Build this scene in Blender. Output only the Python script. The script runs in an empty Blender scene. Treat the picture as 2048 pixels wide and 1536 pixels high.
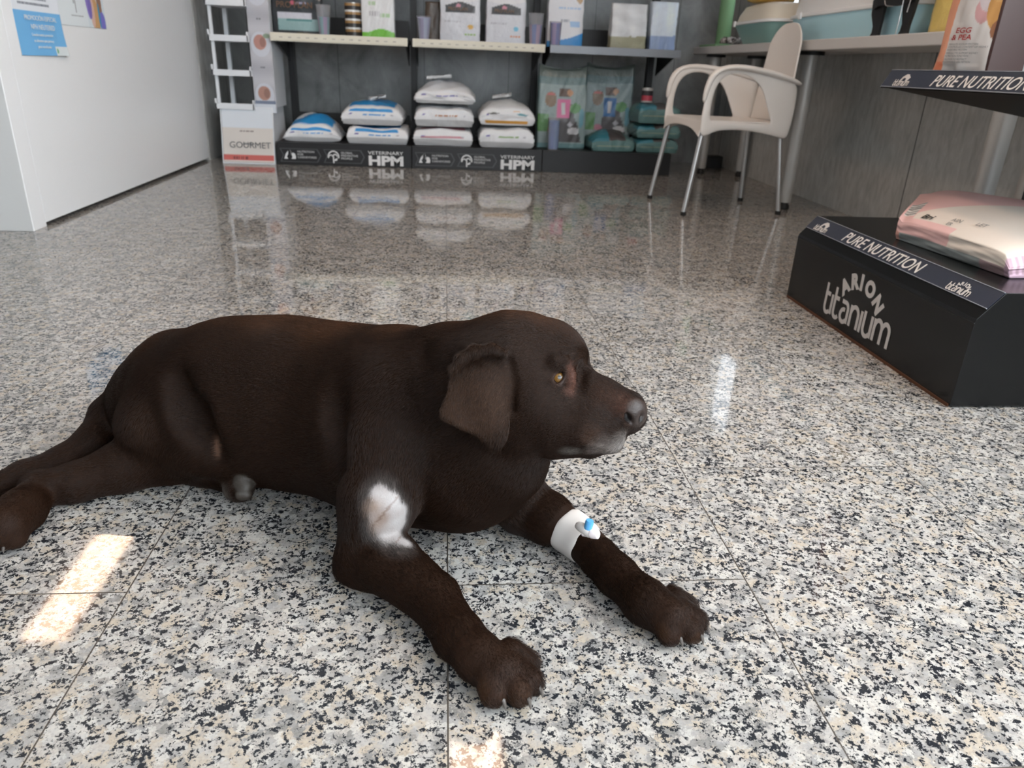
import bpy, bmesh, math, random
import numpy as np
from mathutils import Vector, Matrix
S = bpy.context.scene
COL = S.collection
PI = math.pi
random.seed(7); RNG = np.random.default_rng(7)

# ---------------------------------------------------------------- camera
H = 0.6236                                   # eye height over the floor
PITCH, ROLL, YAW = 0.405575, 0.0421089, 0.0981524
fw = Vector((math.sin(YAW)*math.cos(PITCH), math.cos(YAW)*math.cos(PITCH), -math.sin(PITCH)))
r0 = Vector((math.cos(YAW), -math.sin(YAW), 0)); u0 = r0.cross(fw)
rr = r0*math.cos(ROLL)+u0*math.sin(ROLL); uu = -r0*math.sin(ROLL)+u0*math.cos(ROLL)
cam = bpy.data.cameras.new('camera'); camo = bpy.data.objects.new('camera', cam); COL.objects.link(camo)
camo.matrix_world = Matrix(((rr.x, uu.x, -fw.x, 0), (rr.y, uu.y, -fw.y, 0), (rr.z, uu.z, -fw.z, H), (0, 0, 0, 1)))
cam.sensor_width = 36; cam.lens = 1478.83/2048*36; cam.clip_start = 0.02
cam.dof.use_dof = True; cam.dof.focus_distance = 0.98; cam.dof.aperture_fstop = 8.5
S.camera = camo

# ---------------------------------------------------------------- world, exposure
w = bpy.data.worlds.new('world'); S.world = w; w.use_nodes = True
w.node_tree.nodes['Background'].inputs[0].default_value = (0.75, 0.88, 1, 1)
w.node_tree.nodes['Background'].inputs[1].default_value = 1.2
S.view_settings.view_transform = 'Standard'; S.view_settings.look = 'None'
S.view_settings.gamma = 1; S.view_settings.exposure = 0.08; S.view_settings.use_curve_mapping = False
L_ADDED_PANE = 10.0      # radiance of the added daylight pane on the right
L_WINDOW_FRONT = 2.6
L_CEILING = 13.0
S.cycles.max_bounces = 6; S.cycles.diffuse_bounces = 4; S.cycles.glossy_bounces = 4; S.cycles.transmission_bounces = 6

# ---------------------------------------------------------------- materials
def nt(m): return m.node_tree.nodes, m.node_tree.links
def mat(name, col=(.8, .8, .8), rough=.5, metal=0, spec=.5, coat=0, trans=0, ior=1.5, emit=None, es=0, alpha=1):
    m = bpy.data.materials.new(name); m.use_nodes = True
    b = m.node_tree.nodes['Principled BSDF']; I = b.inputs
    I['Base Color'].default_value = (*col, 1); I['Roughness'].default_value = rough; I['Metallic'].default_value = metal
    I['Specular IOR Level'].default_value = spec; I['Coat Weight'].default_value = coat; I['Coat Roughness'].default_value = .08
    I['Transmission Weight'].default_value = trans; I['IOR'].default_value = ior; I['Alpha'].default_value = alpha
    if emit: I['Emission Color'].default_value = (*emit, 1); I['Emission Strength'].default_value = es
    return m
class G:
    """tiny node graph writer"""
    def __init__(s, m): s.m = m; s.n, s.l = nt(m); s.b = s.n['Principled BSDF']
    def node(s, t, ins={}, **kw):
        q = s.n.new(t)
        for k, v in kw.items(): setattr(q, k, v)
        for k, v in ins.items():
            i = q.inputs[k]
            if isinstance(v, bpy.types.NodeSocket): s.l.new(v, i)
            else: i.default_value = v
        return q
    def math(s, op, a, b=0.0, c=0.0): return s.node('ShaderNodeMath', {0: a, 1: b, 2: c}, operation=op).outputs[0]
    def ramp(s, f, stops, interp='LINEAR'):
        q = s.n.new('ShaderNodeValToRGB'); s.l.new(f, q.inputs[0]); r = q.color_ramp; r.interpolation = interp
        while len(r.elements) < len(stops): r.elements.new(.5)
        for e, (p, c) in zip(r.elements, stops): e.position = p; e.color = (*c, 1) if len(c) == 3 else c
        return q.outputs[0]
    def mix(s, f, a, b, t='MIX'):
        q = s.n.new('ShaderNodeMix'); q.data_type = 'RGBA'; q.blend_type = t
        for i, v in ((0, f), (6, a), (7, b)):
            if isinstance(v, bpy.types.NodeSocket): s.l.new(v, q.inputs[i])
            else: q.inputs[i].default_value = v if i == 0 else (*v, 1)
        return q.outputs[2]
    def out(s, name, v): s.l.new(v, s.b.inputs[name])
    def bump(s, h, st, d): 
        q = s.node('ShaderNodeBump', {'Height': h, 'Strength': st, 'Distance': d}); s.l.new(q.outputs[0], s.b.inputs['Normal'])

def granite():
    m = mat('speckled_granite', rough=.05, spec=.6); g = G(m)
    pos = g.node('ShaderNodeNewGeometry').outputs['Position']
    xyz = g.node('ShaderNodeSeparateXYZ', {0: pos}).outputs
    u = g.math('DIVIDE', g.math('SUBTRACT', xyz[0], .004), .4); k = g.math('FLOOR', u); fu = g.math('SUBTRACT', u, k)
    par = g.math('MULTIPLY', g.math('PINGPONG', k, 1.0), .5)
    v = g.math('ADD', g.math('DIVIDE', g.math('SUBTRACT', xyz[1], .783), .6), par); kv = g.math('FLOOR', v); fv = g.math('SUBTRACT', v, kv)
    du = g.math('MULTIPLY', g.math('MINIMUM', fu, g.math('SUBTRACT', 1.0, fu)), .4)
    dv = g.math('MULTIPLY', g.math('MINIMUM', fv, g.math('SUBTRACT', 1.0, fv)), .6)
    joint = g.math('LESS_THAN', g.math('MINIMUM', du, dv), .0009)
    tid = g.node('ShaderNodeCombineXYZ', {0: k, 1: kv, 2: 0.0}).outputs[0]
    wn = g.node('ShaderNodeTexWhiteNoise', {'Vector': tid}, noise_dimensions='3D')
    off = g.node('ShaderNodeVectorMath', {0: wn.outputs['Color'], 1: (7, 9, 5)}, operation='MULTIPLY').outputs[0]
    p = g.node('ShaderNodeVectorMath', {0: pos, 1: off}, operation='ADD').outputs[0]
    def warp(vec, scale, amt, det=2.0):
        q = g.node('ShaderNodeTexNoise', {'Vector': vec, 'Scale': scale, 'Detail': det, 'Roughness': .6})
        d = g.node('ShaderNodeVectorMath', {0: q.outputs['Color'], 1: (.5, .5, .5)}, operation='SUBTRACT').outputs[0]
        d = g.node('ShaderNodeVectorMath', {0: d, 1: (amt, amt, amt)}, operation='MULTIPLY').outputs[0]
        return g.node('ShaderNodeVectorMath', {0: vec, 1: d}, operation='ADD').outputs[0]
    pd = warp(p, 190.0, .020, 4.0)
    v1 = g.node('ShaderNodeTexVoronoi', {'Vector': pd, 'Scale': 78.0}, feature='F1')
    c1 = g.node('ShaderNodeSeparateColor', {0: v1.outputs['Color']}).outputs
    base = g.ramp(c1[0], [(0, (.25, .24, .225)), (.12, (.35, .33, .305)), (.30, (.47, .435, .395)), (.52, (.475, .41, .33)), (.76, (.55, .52, .475))], 'CONSTANT')
    fine = g.node('ShaderNodeTexNoise', {'Vector': p, 'Scale': 260.0, 'Detail': 5.0, 'Roughness': .72}).outputs[0]
    cloud = g.node('ShaderNodeTexNoise', {'Vector': p, 'Scale': 60.0, 'Detail': 4.0, 'Roughness': .6}).outputs[0]
    base = g.mix(1.0, base, g.ramp(fine, [(.34, (.70, .70, .71)), (.52, (.98, .98, .98)), (.7, (1.06, 1.05, 1.03))]), 'MULTIPLY')
    base = g.mix(g.math('MULTIPLY', g.ramp(cloud, [(.46, (0, 0, 0)), (.62, (1, 1, 1))]), .45), base, (.40, .40, .40))
    # black mica: small ragged grains gathered in strings and clusters
    clus = g.node('ShaderNodeTexNoise', {'Vector': warp(p, 70.0, .012), 'Scale': 120.0, 'Detail': 4.0, 'Roughness': .70}).outputs[0]
    v2 = g.node('ShaderNodeTexVoronoi', {'Vector': warp(p, 380.0, .005), 'Scale': 300.0}, feature='F1')
    c2 = g.node('ShaderNodeSeparateColor', {0: v2.outputs['Color']}).outputs
    thr = g.math('MULTIPLY', g.math('SUBTRACT', .535, clus), 5.5)
    big = g.node('ShaderNodeTexNoise', {'Vector': p, 'Scale': 22.0, 'Detail': 2.0}).outputs[0]
    thr = g.math('ADD', thr, g.math('MULTIPLY', g.math('SUBTRACT', big, .5), 1.2))
    blk = g.math('LESS_THAN', c2[0], g.math('MINIMUM', g.math('SUBTRACT', thr, .02), .88))
    fs = g.node('ShaderNodeTexNoise', {'Vector': p, 'Scale': 330.0, 'Detail': 2.0, 'Roughness': .6}).outputs[0]
    blk = g.math('MAXIMUM', blk, g.math('GREATER_THAN', g.math('ADD', fs, g.math('MULTIPLY', thr, .035)), .685))
    gthr = g.math('LESS_THAN', c2[0], g.math('ADD', thr, .16))
    base = g.mix(g.math('MULTIPLY', gthr, .75), base, (.30, .295, .29))
    base = g.mix(blk, base, (.020, .022, .027))
    tint = g.ramp(wn.outputs['Value'], [(0, (.9, .9, .9)), (1, (1.03, 1.03, 1.03))])
    base = g.mix(1.0, base, tint, 'MULTIPLY')
    base = g.mix(joint, base, (.045, .036, .028))
    g.out('Base Color', base)
    rg = g.math('ADD', g.math('MULTIPLY', joint, .5), g.math('MULTIPLY', fine, .03)); g.out('Roughness', g.math('ADD', rg, .035))
    g.bump(g.math('SUBTRACT', 1.0, joint), .4, .001)
    return m
def marble(name, a, b, streak=(1.5, 1.5, .25), scale=9.0, rough=.35, joint=None):
    m = mat(name, rough=rough); g = G(m)
    pos = g.node('ShaderNodeNewGeometry').outputs['Position']
    mp = g.node('ShaderNodeMapping', {'Vector': pos, 'Scale': streak})
    n = g.node('ShaderNodeTexNoise', {'Vector': mp.outputs[0], 'Scale': scale, 'Detail': 9.0, 'Roughness': .62, 'Distortion': .6}).outputs[0]
    n2 = g.node('ShaderNodeTexNoise', {'Vector': pos, 'Scale': 1.6, 'Detail': 2.0}).outputs[0]
    f = g.math('ADD', g.math('MULTIPLY', n, .7), g.math('MULTIPLY', n2, .3))
    c = g.ramp(f, [(.36, a), (.62, b)])
    if joint:
        xyz = g.node('ShaderNodeSeparateXYZ', {0: pos}).outputs
        u = g.math('DIVIDE', xyz[joint[0]], joint[1]); fr = g.math('FRACT', g.math('ADD', u, joint[2]))
        c = g.mix(g.math('LESS_THAN', fr, .006), c, (.05, .05, .05))
    g.out('Base Color', c); return m
def printed(name, rough=.4, coat=0.0, trans=0.0, crumple=0.0):
    m = mat(name, rough=rough, coat=coat, trans=trans); g = G(m)
    g.out('Base Color', g.node('ShaderNodeAttribute', attribute_name='Col').outputs['Color'])
    if crumple:
        pos = g.node('ShaderNodeNewGeometry').outputs['Position']
        n = g.node('ShaderNodeTexNoise', {'Vector': pos, 'Scale': 26.0, 'Detail': 5.0, 'Roughness': .55, 'Distortion': .8}).outputs[0]
        g.bump(n, crumple, .02)
    return m
M = dict(
 granite=granite(),
 marble_back=marble('grey_marble_cladding', (.15, .155, .155), (.36, .37, .37), (1, 1, .7), 5.0, .3, (0, .6, .26)),
 marble_side=marble('grey_streaked_marble', (.36, .36, .345), (.56, .56, .54), (5, 5, 1.6), 6.0, .38, (1, 1.2, .33)),
 white_paint=mat('white_wall_paint', (.8, .8, .79), .6), ceiling=mat('white_ceiling_paint', (.85, .85, .84), .8),
 counter=mat('white_laminate', (.88, .89, .90), .35), counter_end_shade=mat('white_laminate_painted_shade', (.62, .62, .61), .4), added_pane=mat('added_daylit_pane', (1, 1, 1), .5, emit=(.86, .94, 1), es=L_ADDED_PANE), pane_s=mat('dim_daylit_pane', (1, 1, 1), .5, emit=(.80, .90, 1), es=2.2),
 pane_f=mat('frosted_daylit_pane', (1, 1, 1), .5, emit=(.80, .90, 1), es=L_WINDOW_FRONT), beige_frame=mat('beige_added_pane_frame', (.55, .52, .46), .5),
 lamp=mat('ceiling_lamp_diffuser', (1, 1, 1), .5, emit=(1, .67, .46), es=L_CEILING), spot=mat('spot_lamp_glass', (1, 1, 1), .5, emit=(1, .88, .7), es=160),
 dark_wall=mat('grey_wall_paint', (.30, .30, .30), .6), trim_metal=mat('white_trim', (.75, .75, .75), .4, .2),
 black=mat('black_lacquered_metal', (.004, .0045, .005), .24, spec=.35), black_side=mat('black_gloss_sheet', (.006, .0075, .010), .16),
 black_matte=mat('black_matte_metal', (.010, .010, .011), .45), black_under=mat('black_textured_metal', (.003, .003, .003), .5, spec=.12), rubber=mat('black_rubber', (.01, .01, .01), .6),
 cream=mat('cream_price_rail', (.78, .74, .62), .4), greyrail=mat('grey_steel_rail', (.22, .23, .25), .35, .3),
 strip=mat('clear_price_strip_over_navy_card', (.030, .034, .055), .2, coat=1), strip_edge=mat('clear_plastic_edge', (.30, .31, .34), .15, coat=.5),
 letter=mat('silver_white_lettering', (.62, .58, .55), .45), letter_cream=mat('cream_lettering', (.78, .73, .68), .4),
 letter_grey=mat('grey_print', (.16, .16, .16), .5), letter_white=mat('white_print', (.8, .8, .8), .5), badge=mat('grey_badge_outline', (.075, .075, .08), .45),
 red_print=mat('red_print', (.42, .03, .03), .5), black_print=mat('black_marker_ink', (.01, .01, .01), .6), gold_print=mat('brown_gold_print', (.16, .09, .05), .5),
 bag=printed('printed_bag_film', .38, .15, 0, .25), bagc=printed('printed_soft_film', .42, .1, 0, .35), card=printed('printed_card', .45), label=printed('printed_can_label', .35),
 white_plastic=mat('ivory_white_chair_plastic', (.74, .69, .64), .38), alu=mat('brushed_aluminium', (.55, .54, .53), .38, .85),
 legm=mat('silver_painted_steel', (.50, .49, .47), .4, .35), table=mat('grey_beige_laminate', (.62, .60, .58), .45),
 tray_blue=mat('light_blue_plastic', (.52, .82, .92), .3), tray_teal=mat('teal_plastic', (.24, .42, .39), .3), tray_white=mat('white_plastic', (.90, .91, .91), .3),
 hood_cream=mat('cream_plastic', (.80, .74, .62), .3), yellow=mat('yellow_plastic', (.8, .55, .13), .3), navy=mat('navy_plastic', (.01, .03, .12), .3),
 green=mat('green_sisal_and_felt', (.20, .36, .19), .8), clear=mat('clear_cup_plastic', (.93, .95, 1), .06, trans=.85, ior=1.25), foil=mat('crinkled_foil', (.6, .58, .56), .25, .8),
 blackdog=mat('black_figure_card', (.005, .005, .006), .5), stand_white=mat('white_display_card', (.80, .82, .85), .5), tin=mat('tin_rim', (.6, .58, .54), .3, .9),
 bandage=mat('white_adhesive_bandage', (.60, .56, .53), .75), cap_blue=mat('blue_catheter_cap', (.10, .38, .72), .35), cap_white=mat('pinkish_white_port_cap', (.82, .74, .75), .35),
 claw=mat('grey_horn_claw', (.11, .095, .085), .35, coat=.3), rust=mat('rusty_edge', (.10, .035, .012), .8), soap=mat('white_plastic_handle', (.85, .84, .84), .35),
)

# ---------------------------------------------------------------- mesh helpers
ROOT = {}
class MB:
    def __init__(s): s.v = []; s.f = []; s.mi = []; s.mats = []
    def _m(s, m):
        if m is None: return 0
        if m not in s.mats: s.mats.append(m)
        return s.mats.index(m)
    def add(s, vs, fs, m=None):
        b = len(s.v); s.v += [tuple(v) for v in vs]; s.f += [tuple(i+b for i in f) for f in fs]; s.mi += [s._m(m)]*len(fs); return s
    def box(s, a, b, m=None, fr=None):
        x0, y0, z0 = a; x1, y1, z1 = b
        vs = [(x, y, z) for z in (z0, z1) for y in (y0, y1) for x in (x0, x1)]
        if fr: vs = [fr(v) for v in vs]
        return s.add(vs, [(0, 2, 3, 1), (4, 5, 7, 6), (0, 1, 5, 4), (2, 6, 7, 3), (0, 4, 6, 2), (1, 3, 7, 5)], m)
    def prism(s, poly, o, u, v, n, d, m=None):
        """polygon in the u,v plane at o, extruded d along n"""
        o, u, v, n = map(Vector, (o, u, v, n)); k = len(poly)
        A = [o+u*x+v*y for x, y in poly]; B = [p+n*d for p in A]
        return s.add(A+B, [tuple(range(k))[::-1], tuple(range(k, 2*k))]+[(i, (i+1) % k, k+(i+1) % k, k+i) for i in range(k)], m)
    def tube(s, pts, rad, n=12, m=None, caps=True, flat=None):
        """flat=(factor, axis): squash the cross-section along an axis"""
        pts = [Vector(p) for p in pts]; K = len(pts); rad = rad if hasattr(rad, '__len__') else [rad]*K
        vs = []; t0 = (pts[1]-pts[0]).normalized(); a = t0.orthogonal().normalized()
        for i, p in enumerate(pts):
            t = (pts[min(i+1, K-1)]-pts[max(i-1, 0)]).normalized()
            a = (a-t*a.dot(t)).normalized(); b = t.cross(a)
            for j in range(n):
                c = 2*PI*j/n; o = (a*math.cos(c)+b*math.sin(c))*rad[i]
                if flat: ax = Vector(flat[1]); o = o-ax*(o.dot(ax)*(1-flat[0]))
                vs.append(p+o)
        fs = [(i*n+j, i*n+(j+1) % n, (i+1)*n+(j+1) % n, (i+1)*n+j) for i in range(K-1) for j in range(n)]
        if caps: fs += [tuple(range(n))[::-1], tuple(range((K-1)*n, K*n))]
        return s.add(vs, fs, m)
    def lathe(s, c, prof, n=24, m=None, axis=None):
        """prof: (radius, height) pairs round the upright axis through c"""
        c = Vector(c); vs = []
        for r, z in prof:
            for j in range(n): a = 2*PI*j/n; vs.append(c+Vector((r*math.cos(a), r*math.sin(a), z)))
        K = len(prof)
        fs = [(i*n+j, i*n+(j+1) % n, (i+1)*n+(j+1) % n, (i+1)*n+j) for i in range(K-1) for j in range(n)]
        fs += [tuple(range(n))[::-1], tuple(range((K-1)*n, K*n))]
        return s.add(vs, fs, m)
    def build(s, name, m=None, parent=None, smooth=False, bev=0, subsurf=0):
        me = bpy.data.meshes.new(name); me.from_pydata(s.v, [], s.f)
        mats = s.mats if s.mats else [m]
        if m and s.mats and m not in mats: pass
        for q in mats: me.materials.append(q)
        if s.mats: me.polygons.foreach_set('material_index', s.mi)
        bm = bmesh.new(); bm.from_mesh(me); bmesh.ops.recalc_face_normals(bm, faces=bm.faces)
        if bev: bmesh.ops.bevel(bm, geom=[e for e in bm.edges if e.calc_face_angle(0) > .5], offset=bev, segments=2, profile=.5, affect='EDGES', clamp_overlap=True)
        bm.to_mesh(me); bm.free()
        if smooth: me.shade_smooth()
        return link(name, me, parent, subsurf, smooth)
def link(name, me, parent=None, subsurf=0, smooth=False):
    o = bpy.data.objects.new(name, me); COL.objects.link(o)
    if smooth and subsurf == 0: 
        try: me.set_sharp_from_angle(angle=math.radians(50))
        except Exception: pass
    if subsurf:
        d = o.modifiers.new('Subdivision', 'SUBSURF'); d.levels = d.render_levels = subsurf
    if parent:
        o.parent = parent
        if parent.type == 'EMPTY': o.matrix_parent_inverse = Matrix.Translation(-parent.location)
    return o
def thing(name, label, cat, loc, group=None):
    o = bpy.data.objects.new(name, None); o.empty_display_size = .05; o.location = loc; COL.objects.link(o)
    return tag(o, label, cat, group)
def tag(o, label, cat, group=None):
    o['label'] = label; o['category'] = cat
    if group: o['group'] = group
    return o
def struct(o): o['kind'] = 'structure'; return o

def grid_mesh(name, V, faces, cols, m, parent=None, smooth=True):
    me = bpy.data.meshes.new(name); me.from_pydata([tuple(v) for v in V], [], [tuple(f) for f in faces]); me.materials.append(m)
    if cols is not None:
        a = me.color_attributes.new('Col', 'FLOAT_COLOR', 'POINT')
        c4 = np.ones((len(V), 4), np.float32); c4[:, :3] = cols; a.data.foreach_set('color', c4.ravel())
    if smooth: me.shade_smooth()
    return link(name, me, parent)
def cube_grid(N, Mz=None):
    """unit cube surface subdivided N per edge; returns points in [-1,1]^3 (numpy) and quads"""
    nx, ny, nz = (N, N, N) if isinstance(N, int) else N
    idx = {}; P = []; F = []
    def vid(i, j, k):
        q = (i, j, k)
        if q not in idx: idx[q] = len(P); P.append((2*i/nx-1, 2*j/ny-1, 2*k/nz-1))
        return idx[q]
    for i in range(nx):
        for j in range(ny):
            for k, fl in ((0, 1), (nz, 0)):
                q = [vid(i, j, k), vid(i+1, j, k), vid(i+1, j+1, k), vid(i, j+1, k)]; F.append(q[::-1] if fl else q)
    for i in range(nx):
        for k in range(nz):
            for j, fl in ((0, 0), (ny, 1)):
                q = [vid(i, j, k), vid(i+1, j, k), vid(i+1, j, k+1), vid(i, j, k+1)]; F.append(q[::-1] if fl else q)
    for j in range(ny):
        for k in range(nz):
            for i, fl in ((0, 1), (nx, 0)):
                q = [vid(i, j, k), vid(i, j+1, k), vid(i, j+1, k+1), vid(i, j, k+1)]; F.append(q[::-1] if fl else q)
    return np.array(P), F
def wob(P, seed, f=9.0, n=7):
    """smooth pseudo-noise, one value per point"""
    r = np.random.default_rng(seed); o = np.zeros(len(P))
    for i in range(n):
        k = r.normal(size=3)*f*(1+.5*i); o += np.sin(P@k+r.uniform(0, 6.3))/(1+.6*i)
    return o/2.2
def text(s, name, size, o, u, v, m, parent=None, off=0.0, shear=0.0, align='LEFT', lift=.0006, fn=None, cond=1.0, ext=.0002):
    """lettering as a mesh: local x runs along u, y along v from the point o"""
    cu = bpy.data.curves.new(name, 'FONT'); cu.body = s; cu.size = size; cu.offset = off; cu.shear = shear; cu.align_x = align; cu.extrude = ext; cu.resolution_u = 4
    t = bpy.data.objects.new('tmp_text', cu); COL.objects.link(t)
    dg = bpy.context.evaluated_depsgraph_get(); me = bpy.data.meshes.new_from_object(t.evaluated_get(dg)); bpy.data.objects.remove(t)
    me.name = name; me.materials.clear(); me.materials.append(m)
    o, u, v = Vector(o), Vector(u).normalized(), Vector(v).normalized(); n = u.cross(v)
    for q in me.vertices:
        c = q.co.copy()
        q.co = fn(c.x*cond, c.y, c.z) if fn else o+u*(c.x*cond)+v*c.y+n*(lift+c.z)
    return link(name, me, parent)
def join_text(parts, name, parent):
    """several lettering meshes become one printed mark"""
    bm = bmesh.new(); mats = []
    for o in parts:
        m = o.data.materials[0]
        if m not in mats: mats.append(m)
        k = len(bm.faces); bm.from_mesh(o.data); bm.faces.ensure_lookup_table()
        for f in bm.faces[k:]: f.material_index = mats.index(m)
    me = bpy.data.meshes.new(name); bm.to_mesh(me); bm.free()
    for m in mats: me.materials.append(m)
    for o in parts: bpy.data.objects.remove(o)
    return link(name, me, parent)

# ================================================================ the room
YB = 5.73
struct(MB().box((-3.6, -2.3, -.05), (2.15, YB+.1, 0)).build('floor', M['granite']))
struct(MB().box((-3.6, -2.3, 2.75), (2.6, YB+.1, 2.85)).build('ceiling', M['ceiling']))
struct(MB().box((-3.6, YB, 0), (2.6, YB+.1, 2.75)).build('wall_back', M['marble_back']))
struct(MB().box((-3.7, -2.3, 0), (-3.6, YB, 2.75)).build('wall_left', M['dark_wall']))
struct(MB().box((-3.6, 5.045, 0), (-1.497, YB, 2.75)).build('wall_corner', M['marble_side']))
# low marble wall on the right, a narrow window and an added daylight pane above it
struct(MB().box((2.03, -2.3, 0), (2.15, YB, .765)).build('wall_right', M['marble_side']))
struct(MB().box((2.03, -2.3, 2.45), (2.15, YB, 2.75)).build('trim_1', M['white_paint']))
struct(MB().box((2.03, -2.3, .765), (2.15, -2.105, 2.45)).build('wall_right_front', M['dark_wall']))
struct(MB().box((2.03, 1.25, .765), (2.15, 4.66, 2.45)).box((2.03, 5.12, .765), (2.15, YB, 2.45)).box((2.03, 4.661, 1.85), (2.15, 5.119, 2.45)).box((2.03, 4.661, .765), (2.15, 5.119, 1.02)).build('wall_right_pier', M['marble_side']))
struct(MB().box((2.10, 4.662, 1.021), (2.13, 5.118, 1.849)).build('window_3', M['pane_s']))
wn = MB().box((2.10, -2.10, .80), (2.13, 1.245, 2.45)).build('added_daylight_pane', M['added_pane']); struct(wn)  # added glowing pane, unseen, placed where the visible floor does not mirror it
fm = MB().box((2.02, -2.10, .7655), (2.16, 1.245, .80))
for y in (-2.09, -.9, .1, 1.14): fm.box((2.04, y, .80), (2.12, y+.09, 2.45))
fr = fm.build('added_pane_frame', M['beige_frame'], wn)
# wall behind the viewer with a frosted daylit shop window
Y0, Y1 = -2.16, -2.1; WX0, WX1 = -.7, 2.0
struct(MB().box((-3.6, Y0, 0), (WX0, Y1, 2.75)).box((WX0, Y0, 0), (WX1, Y1, .5)).box((WX0, Y0, 2.3), (WX1, Y1, 2.75)).box((WX1, Y0, 0), (2.6, Y1, 2.75)).build('wall_front', M['dark_wall']))
struct(MB().box((WX0, -2.15, .5), (WX1, -2.12, 2.3)).build('window_2', M['pane_f']))

# ---------------------------------------------------------------- ceiling lamps: long warm panels
for (x, y, lb) in ((.17, 2.62, 'long warm ceiling light panel nearly above the dog'), (-2.46, 4.38, 'long warm ceiling light panel over the white counter near the shelves'),
                   (.95, .9, 'added long warm ceiling light panel, unseen, between the dog and the podium')):  # last panel is added and unseen, lighting the dog from above
    t = thing('ceiling_light', lb, 'ceiling light', (x, y, 2.75), 'long warm ceiling light panels')
    MB().box((x-.15, y-.63, 2.725), (x+.15, y+.63, 2.75)).build('frame', M['trim_metal'], t, bev=.003)
    MB().box((x-.13, y-.61, 2.718), (x+.13, y+.61, 2.7245)).build('diffuser', M['lamp'], t)
# ---------------------------------------------------------------- white counter on the left
t = thing('reception_counter', 'tall white laminate reception counter with posters on its long face, left', 'counter', (-1.8, 3.9, 0))
MB().box((-2.15, 2.8402, 0), (-1.5, 2.935, 1.10)).build('end_panel', M['counter'], t, bev=.002)
MB().box((-2.148, 2.8385, 0.001), (-1.502, 2.84, 1.098)).build('end_shade_sheet', M['counter_end_shade'], t)  # thin sheet: shade of the white end panel put into its colour
MB().box((-1.52, 2.936, .016), (-1.5, 5.03, 1.10)).build('front_panel', M['counter'], t)
MB().box((-2.12, 2.95, 0), (-1.56, 5.03, .09)).build('plinth', M['black_matte'], t)
MB().box((-2.12, 2.95, .091), (-1.521, 5.03, 1.08)).build('carcass', M['counter'], t)
MB().box((-2.18, 2.82, 1.101), (-1.47, 5.035, 1.13)).build('counter_top', M['counter'], t, bev=.003)

def sheet(name, o, u, v, W, Hh, nu, nv, paint, m, parent=None, curl=None, thick=.0006):
    """thin printed sheet; curl(a,b) gives the lift from its plane"""
    o, u, v = np.array(o, float), np.array(u, float), np.array(v, float); n = np.cross(u, v)
    A, B = np.meshgrid(np.linspace(0, 1, nu), np.linspace(0, 1, nv), indexing='ij'); A = A.ravel(); B = B.ravel()
    lift = curl(A, B) if curl is not None else np.zeros(len(A))
    base = o+np.outer(A*W, u)+np.outer(B*Hh, v)+np.outer(lift, n)
    V = np.vstack([base+n*thick, base]); K = len(A)
    F = []
    for i in range(nu-1):
        for j in range(nv-1):
            q = [i*nv+j, (i+1)*nv+j, (i+1)*nv+j+1, i*nv+j+1]; F.append(q); F.append([K+a for a in q[::-1]])
    ring = [i*nv for i in range(nu)]+[(nu-1)*nv+j for j in range(1, nv)]+[i*nv+nv-1 for i in range(nu-2, -1, -1)]+[j for j in range(nv-2, 0, -1)]
    for a, b in zip(ring, ring[1:]+ring[:1]): F.append([a, K+a, K+b, b])
    c = paint(A, B); C = np.vstack([c, np.full_like(c, .8)])
    return grid_mesh(name, V, F, C, m, parent)
def fill(n, c): return np.tile(np.array(c, float), (n, 1))
def rect(C, A, B, a0, a1, b0, b1, c): k = (A >= a0) & (A <= a1) & (B >= b0) & (B <= b1); C[k] = c; return C
def blob(C, A, B, a, b, ra, rb, c, soft=.0):
    d = ((A-a)/ra)**2+((B-b)/rb)**2; k = d < 1; C[k] = c; return C
def bars(C, A, B, a0, a1, b, hb, c, seed, step=.02):
    """a line of small print: dashes of uneven width"""
    r = np.random.default_rng(seed); x = a0
    while x < a1:
        w_ = r.uniform(.4, 2.2)*step; rect(C, A, B, x, min(x+w_, a1), b-hb/2, b+hb/2, c); x += w_+step*.4
    return C

# posters (u = +Y as seen from the room, v = up)
def pp1(A, B):
    C = fill(len(A), (.80, .84, .90)); rect(C, A, B, 0, 1, 0, .335, (.18, .48, .82)); rect(C, A, B, .74, 1, 0, .075, (.72, .78, .80)); blob(C, A, B, .78, .04, .02, .02, (.2, .5, .3))
    bars(C, A, B, .12, .75, .43, .012, (.2, .22, .28), 1, .012); bars(C, A, B, .12, .8, .39, .016, (.15, .17, .22), 2, .014)
    for x in (.16, .36): 
        for (a0, a1, b0, b1) in ((x, x+.012, .56, .8), (x+.09, x+.10, .56, .8), (x, x+.1, .56, .575), (x, x+.1, .79, .80)): rect(C, A, B, a0, a1, b0, b1, (.15, .3, .65))
        blob(C, A, B, x+.05, .70, .03, .04, (.2, .4, .75))
    blob(C, A, B, .66, .7, .05, .07, (.35, .3, .36)); bars(C, A, B, .72, .9, .52, .035, (.04, .04, .05), 3, .02); bars(C, A, B, .15, .8, .92, .03, (.15, .3, .65), 4, .02)
    return C
p1 = sheet('poster', (-1.4995, 3.0, .592), (0, 1, 0), (0, 0, 1), .335, .44, 180, 220, pp1, M['card'], None, lambda a, b: .0008+.014*np.clip(.3-b, 0, 1)**2*6*(.3+a)+.012*np.clip(a-.85, 0, 1)*2)
tag(p1, 'white and sky blue neutering offer poster with curled lower corners on counter', 'poster')
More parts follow.
